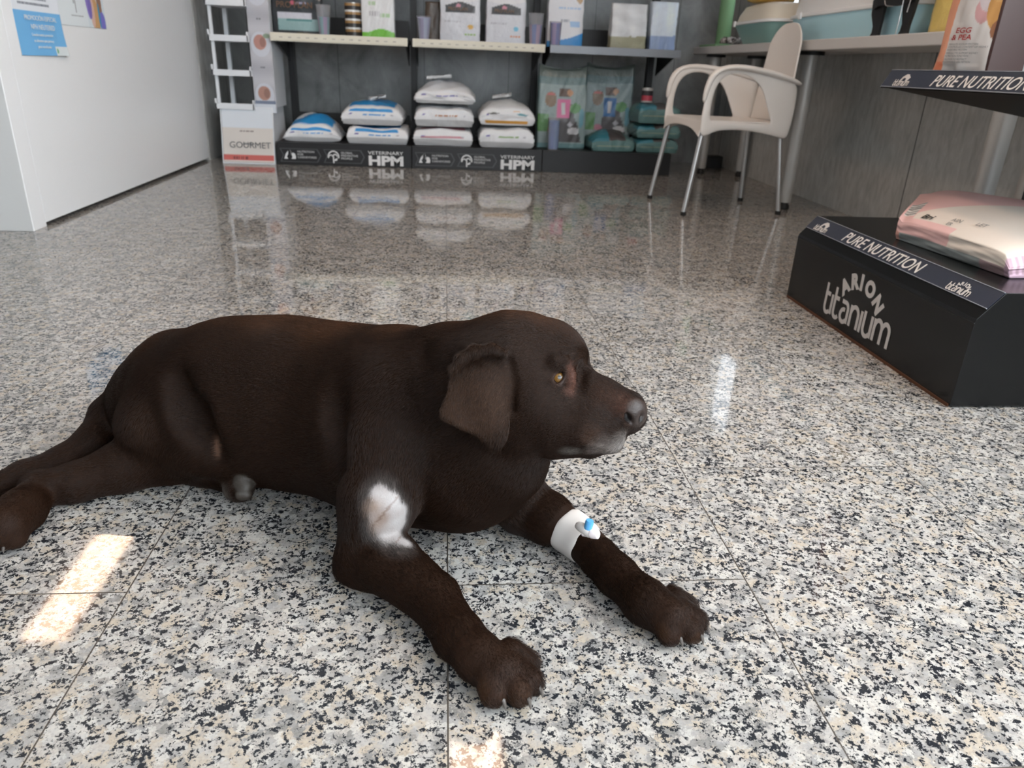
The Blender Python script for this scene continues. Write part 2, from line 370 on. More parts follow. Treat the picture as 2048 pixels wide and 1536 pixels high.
ct = [text(s, 'poster_print', z, (-1.4925, 3.02+dx, .592+h), (0, 1, 0), (0, 0, 1), M['letter_white'], None, 0, fn=None, cond=1.0, lift=.0035) for s, z, dx, h in
      (('PROMOCIÓN ESPECIAL', .0225, .03, .118), ('NPH NEUTERED', .0245, .065, .088), ('Consulte nuestra promoción', .0135, .06, .066), ('en alimentos para perros y', .0135, .07, .046), ('gatos esterilizados', .0135, .09, .026))]
join_text(ct, 'poster_print', p1)
def pp2(A, B):
    C = fill(len(A), (.80, .86, .89))
    k = (A > .62+.06*(1-B)) ; 
    rect(C, A, B, .60, 1, 0, 1, (.72, .80, .85))
    for a, b, ra, rb, c in ((.66, .45, .07, .35, (.28, .20, .60)), (.74, .55, .06, .45, (.55, .27, .15)), (.78, .15, .09, .22, (.62, .36, .16)), (.72, .2, .05, .2, (.75, .5, .42)), (.90, .3, .05, .3, (.30, .16, .10)), (.93, .08, .06, .12, (.20, .18, .62)), (.87, .15, .02, .15, (.02, .3, .5)), (.90, .8, .02, .3, (.05, .3, .32)), (.68, .25, .04, .15, (.2, .15, .5))): blob(C, A, B, a, b, ra, rb, c)
    blob(C, A, B, .28, .75, .1, .25, (.10, .11, .13)); rect(C, A, B, .33, .345, .25, .75, (.2, .2, .22)); rect(C, A, B, .24, .255, .42, .7, (.2, .2, .22)); rect(C, A, B, .36, .372, .15, .45, (.25, .25, .27))
    k = (np.abs(A-.05) < .05*(B-.5)); C[k] = (.08, .12, .35)
    bars(C, A, B, .14, .2, .42, .03, (.4, .42, .45), 5, .02); bars(C, A, B, .48, .53, .45, .03, (.3, .32, .35), 6, .02); bars(C, A, B, .48, .53, .55, .03, (.3, .32, .35), 7, .02); bars(C, A, B, .25, .5, .12, .012, (.35, .38, .4), 8, .01)
    return C
p2 = sheet('poster', (-1.4995, 3.338, .705), (0, 1, 0), (0, 0, 1), .425, .33, 200, 150, pp2, M['card'], None, lambda a, b: .0008+.01*np.clip(a-.8, 0, 1)*(1-b))
tag(p2, 'white poster with a grey animal drawing and a purple and orange picture on counter', 'poster')

# ---------------------------------------------------------------- cat food display stand
t = thing('display_stand', 'slim white cardboard pet food display stand with open trays beside the shelves', 'display stand', (-1.24, 5.1, 0))
bs = MB(); bs.prism([(4.915, 0), (4.975, .33), (5.30, .33), (5.34, 0)], (-1.385, 0, 0), (0, 1, 0), (0, 0, 1), (1, 0, 0), .318)
bs.build('base', M['stand_white'], t)
def pg(A, B):
    C = fill(len(A), (.74, .78, .83)); rect(C, A, B, 0, 1, 0, .63, (.72, .67, .62)); rect(C, A, B, 0, 1, .035, .145, (.62, .14, .12)); bars(C, A, B, .2, .48, .09, .05, (.2, .05, .05), 3, .02)
    bars(C, A, B, .34, .62, .575, .03, (.12, .06, .06), 4, .03); bars(C, A, B, .40, .62, .345, .03, (.3, .3, .3), 9, .05); return C
sheet('front_print', (-1.378, 4.9137, .006), (1, 0, 0), (0, .179, .984), .306, .325, 60, 60, pg, M['card'], t)
text('GOURMET', 'brand_print', .052, (-1.338, 4.9237, .093), (1, 0, 0), (0, .179, .984), M['letter_grey'], t, 0, cond=1.02, lift=.002)
def pc(A, B):
    C = fill(len(A), (.50, .50, .54)); C += .06*np.sin(B*40)[:, None]
    for b, c in ((.11, (.45, .25, .20)), (.42, (.50, .26, .22)), (.72, (.72, .26, .16)), (.98, (.5, .3, .2))):
        blob(C, A, B, .5, b, .46, .075, (.62, .64, .70)); blob(C, A, B, .48, b+.012, .30, .045, c); blob(C, A, B, .6, b+.012, .14, .03, tuple(.7*q for q in c))
    blob(C, A, B, .42, .82, .2, .035, (.25, .25, .14)); blob(C, A, B, .8, .47, .16, .015, (.28, .38, .28)); rect(C, A, B, 0, 1, .055, .075, (.20, .24, .34))
    for b in (.28, .57, .86): bars(C, A, B, .4, .62, b, .01, (.2, .2, .22), int(b*9), .05)
    rect(C, A, B, 0, 1, 0, .055, (.66, .70, .76))
    return C
MB().box((-1.172, 4.982, .332), (-1.045, 5.30, 1.9)).build('side_column', M['stand_white'], t)
sheet('column_print', (-1.170, 4.981, .30), (1, 0, 0), (0, 0, 1), .124, .92, 70, 300, pc, M['card'], t)
MB().box((-1.387, 5.26, .331), (-1.362, 5.285, 1.9)).box((-1.397, 4.985, .331), (-1.379, 5.0, 1.9)).build('post', M['stand_white'], t)
for z in (.315, .505, .695, .885, 1.075):
    tr = MB().box((-1.40, 4.965, z), (-1.172, 5.27, z+.008)).box((-1.405, 4.955, z), (-1.168, 4.965, z+.034)).box((-1.405, 4.955, z), (-1.395, 5.05, z+.060)).box((-1.182, 4.955, z), (-1.1725, 4.98, z+.055))
    tr.build('tray', M['stand_white'], t, bev=.001)

# ---------------------------------------------------------------- shelving: three bays
t = thing('shelving_unit', 'black three-bay shop shelving against the back wall with cream and grey price rails', 'shelving', (.2, 5.2, 0))
bx = [(-1.052, -.218), (-.214, .616), (.620, 1.465)]
for i, (a, b) in enumerate(bx):
    bb = MB().box((a, 4.92, 0), (b, 5.60, .136)).build('base', M['black_matte'], t, bev=.002)
    s = MB().box((a+.02, 4.945, .725), (b-.01, 5.42, .745)).build('shelf', M['black_matte'], t)
    rl = MB().box((a+(.012 if i else .014), 4.925, .708), (b-.014, 4.944, .754)).build('price_rail', M['cream'] if i < 2 else M['greyrail'], s, bev=.002)
    MB().box((a+.03, 5.44, .746), (b-.03, 5.455, .87)).build('back_panel', M['black_matte'], t)
    MB().box((a+.03, 5.44, .137), (b-.03, 5.455, .285)).build('back_panel', M['black_matte'], t)
    if i < 2:
        def pr_(A, B):
            C = fill(len(A), (.78, .74, .62)); 
            for k in range(14): bars(C, A, B, .05+.066*k, .075+.066*k, .5, .22, (.45, .42, .36), k, .006)
            return C
        sheet('price_label', (a+.03, 4.9245, .713), (1, 0, 0), (0, 0, 1), b-a-.06, .034, 300, 12, pr_, M['card'], s)
    for x in (a+.025, b-.03):
        MB().prism([(5.43, .726), (5.0, .726), (5.0, .716), (5.43, .60)], (x, 0, 0), (0, 1, 0), (0, 0, 1), (1, 0, 0), .004).build('bracket', M['black_matte'], s)
for x in (-1.02, -.216, .60, 1.40):
    MB().box((x-.02, 5.43, .0), (x+.02, 5.50, 2.2)).build('upright', M['black_matte'], t)
MB().box((-1.04, 5.0, 1.25), (1.46, 5.42, 1.27)).build('shelf', M['black_matte'], t)
# printed badges on the two left bases
def badge(x0, x1, z0, z1, par, words, icon):
    c = .014; pts = [(x0, z0), (x1-c*1.6, z0), (x1, (z0+z1)/2), (x1-c*1.6, z1), (x0, z1), (x0+c*1.4, (z0+z1)/2)]
    mb = MB(); k = len(pts); cx, cz = (x0+x1)/2, (z0+z1)/2
    ins = [(cx+(x-cx)*(1-.008/(x1-x0)*2), cz+(z-cz)*(1-.0045/(z1-z0)*2)) for x, z in pts]
    V = [(x, 4.9193, z) for x, z in pts+ins]; mb.add(V, [(i, (i+1) % k, k+(i+1) % k, k+i) for i in range(k)])
    for ring, d in ((pts, 0),): mb.add([(x, 4.9199, z) for x, z in pts+ins], [(i, k+i, k+(i+1) % k, (i+1) % k) for i in range(k)])
    mb.build('badge_outline', M['badge'], par)
    ps = [text(s_, 'badge_text', .0165, (x0+.108, 4.9198, z), (1, 0, 0), (0, 0, 1), M['letter_grey'], None, .0006, cond=1.18) for s_, z in zip(words, (z1-.024, z1-.041, z1-.058))]
    for p_ in ps: p_.data.materials[0] = M['badge_text'] if 'badge_text' in M else M['letter_white']
    join_text(ps, 'badge_text', par)
    ic = MB(); 
    for a in (icon): ic.add(*a)
    ic.build('badge_icon', M['letter_white'], par)
def ring_icon(cx, cz, r, w_, a0, a1, n=16):
    V = []; F = []
    for i in range(n+1):
        a = a0+(a1-a0)*i/n
        for q in (r, r-w_): V.append((cx+q*math.cos(a), 4.9192, cz+q*math.sin(a)))
    for i in range(n): F.append((2*i, 2*i+1, 2*i+3, 2*i+2))
    return (V, F)
def poly_icon(pts): return ([(x, 4.9192, z) for x, z in pts], [tuple(range(len(pts)))])
M['badge_text'] = mat('pale_grey_print', (.42, .42, .42), .5)
for bi, (bs_, x0) in enumerate((('a', -1.035), ('b', -.197))):
    par = [o for o in COL.objects if o.name.startswith('base') and o.parent == t][bi]
    cx = x0+.062
    tri = [poly_icon([(cx-.036, .036), (cx-.012, .036), (cx-.020, .050), (cx-.010, .066), (cx-.010, .086), (cx-.002, .096)]+[(cx-.026, .066)]),
           poly_icon([(cx+.0, .096), (cx+.008, .078), (cx+.004, .062), (cx+.016, .074), (cx+.030, .070), (cx+.036, .052), (cx+.034, .036), (cx+.006, .036), (cx+.014, .050)])]
    badge(x0, x0+.255, .018, .100, par, ('NUTRITION', 'FOR', 'CARNIVORES'), tri)
    cx = x0+.268+.062
    circ = [ring_icon(cx, .058, .036, .008, -.1*PI, 1.1*PI), ring_icon(cx-.016, .058, .012, .006, 0, PI), ring_icon(cx+.010, .058, .016, .007, 0, PI), poly_icon([(cx-.004, .058), (cx+.003, .058), (cx+.004, .018), (cx-.004, .018)]), poly_icon([(cx+.004, .040), (cx+.024, .050), (cx+.022, .034), (cx+.006, .030)])]
    badge(x0+.268, x0+.525, .018, .100, par, ('GLOBAL', 'PREVENTIVE', 'PROFILE'), circ)
    a = text('VETERINARY', 'line_print', .0285, (x0+.545, 4.9198, .078), (1, 0, 0), (0, 0, 1), M['letter_white'], None, .0002, cond=1.35)
    b = text('HPM', 'line_print', .078, (x0+.545, 4.9198, .014), (1, 0, 0), (0, 0, 1), M['letter_white'], None, .0035, cond=1.42)
    join_text([a, b], 'line_print', par)

# ================================================================ bags, cups and cans
CG = {}
def cg(N):
    if N not in CG: CG[N] = cube_grid(N)
    P, F = CG[N]; return P.copy(), F
def lying_bag(name, label, cat, x0, x1, y0, y1, z0, z1, paint, seed, group=None, rot=0, N=(44, 22, 22), crump=.012, ends=.35, dome=.0, mt='bag', tilt=0):
    P, F = cg(N); px, py, pz = P.T; W, D, Hh = (x1-x0)/2, (y1-y0)/2, (z1-z0)/2
    n1 = wob(P*np.array([1, 1, .5]), seed, 3.2); n2 = wob(P, seed+50, 7)
    hh = Hh*(1-ends*np.abs(px)**7-.10*np.abs(py)**8)*(1+dome*(1-px**2)*(1-py**2)*(pz > 0))
    X = W*px*(1-.07*pz**2)+crump*.35*n2; Y = D*py*(1-.05*pz**2)+crump*.5*n1*(1-np.abs(pz)*.4)
    Z = hh*(pz+1)-.0+(np.clip(pz, 0, 1)*crump*n1); Z = Z+(1-(1-ends*np.abs(px)**6))*Hh*.25
    Z = np.clip(Z/Z.max(), 0, 1)*(z1-z0)*.996; X = X/np.abs(X).max()*W*.99; Y = Y/np.abs(Y).max()*D*.99
    c, s = math.cos(rot), math.sin(rot); cx, cy = (x0+x1)/2, (y0+y1)/2
    V = np.stack([cx+c*X-s*Y, cy+s*X+c*Y, z0+np.maximum(Z, .0005)], 1)
    C = paint(px, py, pz, n1)
    o = grid_mesh(name, V, F, C, M[mt]); return tag(o, label, cat, group)
def standing_bag(name, label, cat, cx, cy, z0, w_, d_, h, paint, seed, group=None, rot=0, N=(26, 14, 40), top=.15, mt='bag', crump=.006, ears=0, wtop=.97, parent=None):
    P, F = cg(N); px, py, pz = P.T; t = (pz+1)/2; W, D = w_/2, d_/2
    n1 = wob(P, seed, 3); n2 = wob(P, seed+9, 6)
    dd = D*(1-.10*np.abs(px)**4)*(top+(1-top)*np.clip((1-t)*1.5, 0, 1)**.55)
    ww = W*(1+(wtop-1)*t)*(1-.03*np.sin(t*PI)*0)*(1-.02*np.abs(py)**3)
    X = ww*px+crump*n2*.5; Y = dd*py+crump*n1*(1-.3*np.abs(py))*.8; X = X/np.abs(X).max()*W*.99; Y = Y/np.abs(Y).max()*D*.99; Z = t*h*(1+.02*ears*px**2*t)-0
    Z = Z-.03*h*ears*(1-px**2)*(t > .97)
    c, s = math.cos(rot), math.sin(rot)
    V = np.stack([cx+c*X-s*Y, cy+s*X+c*Y, z0+np.maximum(Z, .0004)], 1)
    o = grid_mesh(name, V, F, paint(px, py, pz, n1), M[mt], parent); return tag(o, label, cat, group) if not parent else o
WH = (.82, .83, .85); GR = (.50, .51, .52); BL = (.03, .30, .68)
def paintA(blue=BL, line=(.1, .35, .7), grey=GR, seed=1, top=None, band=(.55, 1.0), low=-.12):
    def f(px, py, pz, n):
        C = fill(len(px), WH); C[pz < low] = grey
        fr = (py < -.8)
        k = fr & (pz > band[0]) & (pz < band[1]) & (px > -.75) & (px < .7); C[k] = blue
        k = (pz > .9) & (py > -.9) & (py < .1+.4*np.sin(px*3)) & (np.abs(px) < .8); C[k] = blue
        A, B = (px+1)/2, (pz+1)/2; D = C.copy()
        bars(D, A, B, .35, .72, .62, .10, line, seed, .05); bars(D, A, B, .12, .2, .66, .12, (.15, .12, .4), seed+1, .05); bars(D, A, B, .8, .86, .62, .06, (.5, .5, .55), seed+1, .02)
        C[fr] = D[fr]
        if top is not None: k = pz > .9; C[k] = top(px[k], py[k], C[k])
        return C
    return f
G1 = 'white and blue pet food bags lying on the bottom shelf'; G2 = 'white pet food bags stacked on the bottom shelf'
zb = .1365
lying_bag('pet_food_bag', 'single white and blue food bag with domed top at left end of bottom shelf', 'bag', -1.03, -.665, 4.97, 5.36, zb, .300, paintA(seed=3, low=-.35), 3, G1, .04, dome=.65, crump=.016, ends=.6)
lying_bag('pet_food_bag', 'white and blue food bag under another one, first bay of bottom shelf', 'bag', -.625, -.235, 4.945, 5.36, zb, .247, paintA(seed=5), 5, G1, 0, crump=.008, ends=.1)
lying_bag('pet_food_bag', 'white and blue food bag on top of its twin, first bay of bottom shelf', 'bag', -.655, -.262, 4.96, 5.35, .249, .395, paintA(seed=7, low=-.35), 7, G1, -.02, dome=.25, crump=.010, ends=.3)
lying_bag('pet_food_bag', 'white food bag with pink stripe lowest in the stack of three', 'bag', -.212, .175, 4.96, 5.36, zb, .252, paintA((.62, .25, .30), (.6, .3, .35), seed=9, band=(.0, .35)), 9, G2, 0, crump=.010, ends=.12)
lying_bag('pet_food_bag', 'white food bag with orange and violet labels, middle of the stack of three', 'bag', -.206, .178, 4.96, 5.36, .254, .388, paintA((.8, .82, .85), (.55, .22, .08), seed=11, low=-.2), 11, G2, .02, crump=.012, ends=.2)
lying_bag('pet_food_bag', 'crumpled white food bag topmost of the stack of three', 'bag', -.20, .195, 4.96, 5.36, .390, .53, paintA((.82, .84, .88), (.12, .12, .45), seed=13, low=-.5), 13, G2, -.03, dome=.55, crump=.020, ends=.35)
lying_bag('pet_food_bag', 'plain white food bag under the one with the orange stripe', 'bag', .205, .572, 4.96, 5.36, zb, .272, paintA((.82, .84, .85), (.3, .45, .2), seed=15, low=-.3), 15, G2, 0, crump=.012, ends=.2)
def porange(px, py, pz, n):
    C = paintA((.82, .84, .85), (.8, .82, .85), seed=17, low=-.95)(px, py, pz, n); k = (py < -.7) & (pz > -.75) & (pz < -.38) & (px > -.78) & (px < .75); C[k] = (.72, .36, .06)
    blob(C, px+(py > -.7)*9, pz, -.5, .45, .22, .10, (.12, .12, .11)); blob(C, px+(py > -.7)*9, pz, .55, .35, .2, .12, (.12, .35, .42)); blob(C, px+(py > -.7)*9, pz, .35, .62, .14, .07, (.75, .45, .25)); return C
lying_bag('pet_food_bag', 'white food bag with an orange stripe resting on a plain white one', 'bag', .205, .572, 4.96, 5.36, .274, .432, porange, 17, G2, 0, dome=.35, crump=.012, ends=.3)

# teal bags
TE = (.135, .215, .215)
def teal_print(cloth):
    def f(px, py, pz, n):
        C = fill(len(px), TE); fr = py < -.7; q = fill(len(px), TE); A, B = px, (pz+1)/2
        q[B < .78] = (.28, .36, .36); q[B > .86] = (.16, .19, .17)
        road = (np.abs(A-.12-(.5-B)*.3) < .22+.75*np.clip(.62-B, 0, 1)) & (B < .55) & (B > .08); q[road] = (.09, .085, .09)
        q[(A < -.55) & (B < .42) & (B > .2)] = (.10, .26, .08); blob(q, A, B, .55, .5, .25, .06, (.12, .3, .12)); blob(q, A, B, .82, .38, .12, .12, (.16, .36, .44)); 
        blob(q, A, B, -.5, .60, .25, .09, (.22, .14, .08)); blob(q, A, B, -.5, .66, .2, .015, (.5, .12, .1)); rect(q, A, B, -.16, .34, .64, .74, (.10, .055, .035)); rect(q, A, B, -.20, .34, .38, .60, cloth); rect(q, A, B, .0, .12, .42, .56, (.6, .6, .62)); blob(q, A, B, .30, .68, .12, .04, (.5, .25, .12))
        blob(q, A, B, .5, .22, .25, .045, (.6, .6, .62)); blob(q, A, B, .35, .3, .1, .03, (.5, .5, .55)); blob(q, A, B, -.42, .24, .18, .04, (.5, .22, .28)); rect(q, A, B, -1, 1, 0, .07, (.14, .26, .27))
        C[fr] = q[fr]; return C
    return f
G3 = 'teal litter bags in the right bay of the bottom shelf'
standing_bag('litter_bag', 'tall upright teal bag with pink and brown printed shapes', 'bag', .755, 5.15, zb, .33, .16, .50, teal_print((.62, .13, .30)), 21, G3, 0, N=(40, 14, 70), ears=1, top=.12, crump=.010)
standing_bag('litter_bag', 'tall upright teal bag with blue printed shapes standing further back', 'bag', 1.105, 5.34, zb, .34, .11, .52, teal_print((.02, .14, .38)), 23, G3, -.08, N=(40, 14, 70), ears=1, top=.12, crump=.012)
def pteal(px, py, pz, n):
    C = fill(len(px), (.125, .24, .235)); k = (pz > .8) & (np.abs(px) < .6); C[k] = (.08, .07, .07); k = (py < -.8) & (np.abs(pz+.1) < .05) & (np.abs(px) < .8); C[k] = (.35, .38, .26); k = (pz > .6) & (px < -.2) & (py < 0); C[k] = (.05, .22, .28); return C
lying_bag('litter_bag', 'teal bag lying flat alone in front of the upright teal bags', 'bag', .93, 1.225, 4.96, 5.26, zb, .268, pteal, 25, G3, .06, dome=.5, crump=.012, ends=.2, mt='bagc')
for i, (a, b, z0, z1, lb) in enumerate(((1.235, 1.555, zb, .225, 'teal bag lying lowest in the stack of three at right'), (1.230, 1.56, .227, .315, 'teal bag lying in the middle of the stack of three at right'), (1.230, 1.55, .317, .440, 'teal bag lying topmost in the stack of three, under a small can'))):
    lying_bag('litter_bag', lb, 'bag', a, b-.03, 4.97, 5.26, z0, z1, pteal, 31+i, G3, 0, crump=.010, ends=.15, mt='bagc')

def can(x, y, z, r, h, colf, label, group=None, name='food_can'):
    t = thing(name, label, 'can', (x, y, z), group)
    n = 28; prof = [(r*.96, 0), (r, .003), (r, h-.003), (r*.96, h)]
    mb = MB().lathe((x, y, z), prof, n); me = mb.build('body', M['label'], t, True)
    a = me.data.color_attributes.new('Col', 'FLOAT_COLOR', 'POINT')
    for i, v in enumerate(me.data.vertices): a.data[i].color = (*colf((v.co.z-z)/h, math.atan2(v.co.y-y, v.co.x-x)), 1)
    MB().lathe((x, y, z+h+.0002), [(r*.95, 0), (r*.95, .002), (r*.85, .002), (r*.85, .001)], n).build('lid', M['tin'], t, True)
    return t
def cyl_can(x, y, z, r, h, bands, label, group=None):
    """can with its paper label in bands (height fractions, colour)"""
    t = thing('food_can', label, 'can', (x, y, z), group)
    mb = MB(); mm = {}
    for a, b, c in bands:
        mm[c] = mm.get(c) or mat('can_label_band', c, .35)
        mb.lathe((x, y, z), [(r, a*h), (r, b*h)], 28, mm[c])
    mb.build('body', None, t, True)
    MB().lathe((x, y, z+h+.0002), [(r*.96, 0), (r*.96, .003), (r*.85, .003), (r*.85, .001)], 28).build('lid', M['tin'], t, True)
    return t
cyl_can(1.305, 5.08, .4405, .036, .085, [(0, .12, (.5, .48, .46)), (.12, .5, (.5, .06, .09)), (.5, .85, (.035, .03, .035)), (.85, 1, (.5, .48, .46))], 'small dark and red food can on the stacked teal bags')
for i in range(4):
    cyl_can(-.565, 5.08, .7455+i*.0475, .050, .046, [(0, .22, (.82, .83, .82)), (.22, .7, (.035, .03, .028)), (.7, 1, (.40, .24, .10))],
            ['bottom can of the four stacked white and brown cans', 'second can from the bottom of the four stacked cans', 'third can from the bottom of the four stacked cans', 'top can of the four stacked white and brown cans'][i], 'white and brown cans stacked on the upper shelf')

def cup(x, y, z, h, r0, r1, ca, cb, label, fillh=.6):
    t = thing('plastic_cup', label, 'cup', (x, y, z), 'clear plastic scoop cups of the shelves')
    MB().lathe((x, y, z), [(r0, 0), (r1, h), (r1+.004, h+.002), (r1+.002, h+.004), (r1-.001, h+.001), (r0-.0015, .002)], 28).build('cup', M['clear'], t, True)
    m1 = mat('cup_print', ca, .4); m2 = mat('cup_print', cb, .4); mb = MB(); n = 24
    for j in range(n):
        a0, a1 = 2*PI*j/n, 2*PI*(j+1)/n; V = []
        for a in (a0, a1):
            for q, zz in ((r0-.003, .006), (r0+(r1-r0)*fillh-.003, h*fillh)): V.append((x+q*math.cos(a), y+q*math.sin(a), z+zz))
        mb.add(V, [(0, 1, 3, 2)], m1 if (j//3) % 2 else m2)
    mb.build('coloured_sleeve', None, t)
    return t
cup(-.728, 4.985, .7455, .165, .030, .043, (.10, .40, .42), (.40, .25, .45), 'clear cup with teal and mauve sleeve beside the black food bag', .62)
cup(-.135, 4.985, .7455, .130, .030, .044, (.42, .36, .62), (.55, .60, .80), 'short clear cup with lilac sleeve at left end of middle bay', .95)
cup(.545, 4.99, .7455, .175, .034, .046, (.12, .20, .62), (.60, .35, .55), 'clear cup with blue and pink sleeve at right end of middle bay', .66)
cup(.668, 4.990, .7455, .135, .030, .036, (.45, .25, .62), (.16, .16, .62), 'clear cup with violet sleeve in front of white and blue bag', .95)
cup(.690, 4.965, .1367, .190, .034, .040, (.06, .20, .60), (.14, .32, .68), 'clear cup with deep blue sleeve in front of upright teal bag', .9)

# upper shelf bags
zs = .7455
def pblack(px, py, pz, n):
    C = fill(len(px), (.022, .026, .030)); A, B = (px+1)/2, (pz+1)/2; q = C.copy()
    q[B > .42+.10*(1-np.abs(px))] = (.42, .36, .32); blob(q, A, B, .35, .56, .2, .08, (.50, .30, .16)); blob(q, A, B, .75, .6, .2, .12, (.65, .55, .42))
    rect(q, A, B, .12, .80, .20, .27, (.66, .66, .72)); rect(q, A, B, .12, .95, .05, .19, (.30, .46, .46)); rect(q, A, B, .3, .8, .17, .19, (.08, .25, .24)); blob(q, A, B, .42, .385, .05, .025, (.55, .12, .18)); bars(q, A, B, .5, .7, .38, .03, (.3, .28, .4), 2, .03); bars(q, A, B, .5, .75, .02, .02, (.2, .15, .03), 2, .03)
    C[py < -.6] = q[py < -.6]; return C
o = standing_bag('pet_food_bag', 'black food bag with pale green panel at left end of upper shelf', 'bag', -.895, 5.10, zs, .30, .13, .46, pblack, 41, None, 0, N=(50, 10, 80), top=.3)
text('PRO PLAN', 'brand_print', .046, (-1.008, 5.022, zs+.148), (1, 0, 0), (0, .0, 1), M['gold_print'], o, .0006, lift=.004, cond=1.0)
def pgreen(px, py, pz, n):
    C = fill(len(px), (.78, .79, .80)); A, B = (px+1)/2, (pz+1)/2; q = C.copy(); q[B < .12+.03*np.sin(px*3+1)] = (.20, .58, .06)
    bars(q, A, B, .22, .45, .52, .05, (.5, .66, .45), 1, .06); bars(q, A, B, .25, .55, .37, .06, (.5, .5, .52), 2, .05); bars(q, A, B, .6, .85, .35, .05, (.45, .65, .4), 3, .03)
    blob(q, A, B, .35, .80, .25, .1, (.35, .30, .22)); blob(q, A, B, .78, .75, .12, .1, (.42, .36, .28)); blob(q, A, B, .2, .78, .06, .05, (.4, .5, .2)); C[py < -.6] = q[py < -.6]; return C
standing_bag('pet_food_bag', 'white food bag with bright green foot on the upper shelf', 'bag', -.412, 5.08, zs, .205, .12, .37, pgreen, 43, None, 0, N=(40, 10, 70), top=.3)
standing_bag('pet_food_box', 'dark brown packet half hidden behind the short lilac cup', 'box', -.085, 5.25, zs, .10, .08, .23, lambda px, py, pz, n: fill(len(px), (.10, .07, .05)), 44, None, 0, N=(10, 6, 20), top=.9)
def pwhite(acc, acc2, top1, top2):
    def f(px, py, pz, n):
        C = fill(len(px), (.70, .71, .76)); A, B = (px+1)/2, (pz+1)/2; q = C.copy(); q[B > .58] = (.80, .80, .82)
        k = (B > .40) & (B < .50+.05*(1-np.abs(px)*1.6)) & (np.abs(px) < .75); q[k] = (.05, .05, .055); blob(q, A, B, .45, .49, .06, .025, (.6, .25, .32))
        blob(q, A, B, .30, .78, .30, .18, top1); blob(q, A, B, .25, .85, .15, .08, tuple(.5*c for c in top1)); blob(q, A, B, .80, .76, .2, .16, top2); blob(q, A, B, .75, .74, .12, .08, tuple(.45*c for c in top2)); blob(q, A, B, .5, .6, .5, .06, (.80, .80, .82))
        blob(q, A, B, .76, .215, .06, .035, acc); bars(q, A, B, .62, .88, .11, .025, acc2, 4, .03); bars(q, A, B, .1, .5, .28, .015, (.5, .5, .55), 5, .03); C[py < -.6] = q[py < -.6]; return C
    return f
for i, (x, lb, a, b, c, d) in enumerate(((.085, 'white food bag with dark badge and brown animal picture, middle bay', (.75, .45, .08), (.3, .5, .12), (.20, .14, .09), (.15, .50, .58)), (.368, 'white food bag with dark badge and golden cat picture, middle bay', (.15, .5, .7), (.7, .3, .15), (.55, .36, .20), (.12, .45, .55)))):
    o = standing_bag('pet_food_bag', lb, 'bag', x, 5.13, zs, .256, .13, .42, pwhite(a, b, c, d), 45+i, None, 0, N=(54, 10, 84), top=.35)
    text('PRO PLAN', 'brand_print', .026, (x-.075, 5.05, zs+.178), (1, 0, 0), (0, 0, 1), M['gold_print'], o, .0004, lift=.003)
def pblue(px, py, pz, n):
    C = fill(len(px), (.80, .81, .85)); A, B = (px+1)/2, (pz+1)/2; q = C.copy(); q[B < .08+.13*A**2] = (.02, .28, .70); k = (np.abs(A-.15-.12*(1-np.abs(B-.72)*9)) < .05) & (np.abs(B-.72) < .06); q[k] = (.10, .35, .75)
    bars(q, A, B, .3, .66, .80, .05, (.06, .07, .1), 2, .04); bars(q, A, B, .3, .6, .72, .05, (.06, .07, .1), 3, .03); blob(q, A, B, .88, .74, .11, .15, (.50, .32, .16)); bars(q, A, B, .3, .9, .53, .02, (.45, .6, .8), 4, .03); rect(q, A, B, .64, .9, .28, .36, (.35, .55, .82)); bars(q, A, B, .35, .6, .36, .03, (.4, .42, .48), 4, .03); C[py < -.6] = q[py < -.6]; return C
standing_bag('pet_food_bag', 'white food bag with a blue foot at the left of the right bay', 'bag', .745, 5.16, zs, .235, .12, .42, pblue, 48, None, 0, N=(50, 10, 80), top=.35)
def pkh(low, hi, v):
    def f(px, py, pz, n):
        C = fill(len(px), hi); B = (pz+1)/2; k = B < .30+.04*n; C[k] = low; C *= (1+.13*wob(np.stack([px, py*.3, pz], 1), v, 3.3))[:, None]; return np.clip(C, 0, .85)
    return f
standing_bag('pet_treat_bag', 'glossy white and khaki bag at right of upper shelf', 'bag', 1.135, 5.08, zs, .235, .12, .262, pkh((.38, .37, .25), (.72, .74, .76), 3), 51, None, 0, N=(30, 10, 34), top=.35, crump=.006, mt='bagc')
standing_bag('pet_treat_bag', 'crumpled clear and pale blue bag at right end of upper shelf', 'bag', 1.355, 5.08, zs, .18, .12, .282, pkh((.30, .40, .62), (.68, .76, .86), 5), 53, None, 0, N=(30, 10, 34), top=.35, crump=.009, mt='bagc', wtop=1.08)
# small things lying on the stacks
for (x, y, z, w_, rz, lb) in ((-.44, 5.12, .396, .10, .3, 'small white packet lying on the upper white and blue bag'), (-.05, 5.14, .532, .16, .15, 'folded white bag flap lying on top of the stack of three'), (.36, 5.12, .434, .12, -.15, 'small silver packet lying on the orange-striped bag')):
    P, F = cg((12, 8, 4)); c, s = math.cos(rz), math.sin(rz); X = P[:, 0]*w_/2; Y = P[:, 1]*.035; Z = P[:, 2]*.007+.006*wob(P, int(w_*99), 3)+.01*P[:, 0]
    tag(grid_mesh('small_packet', np.stack([x+c*X-s*Y, y+s*X+c*Y, z+.012+Z], 1), F, fill(len(P), (.78, .79, .80)), M['bagc']), lb, 'packet')

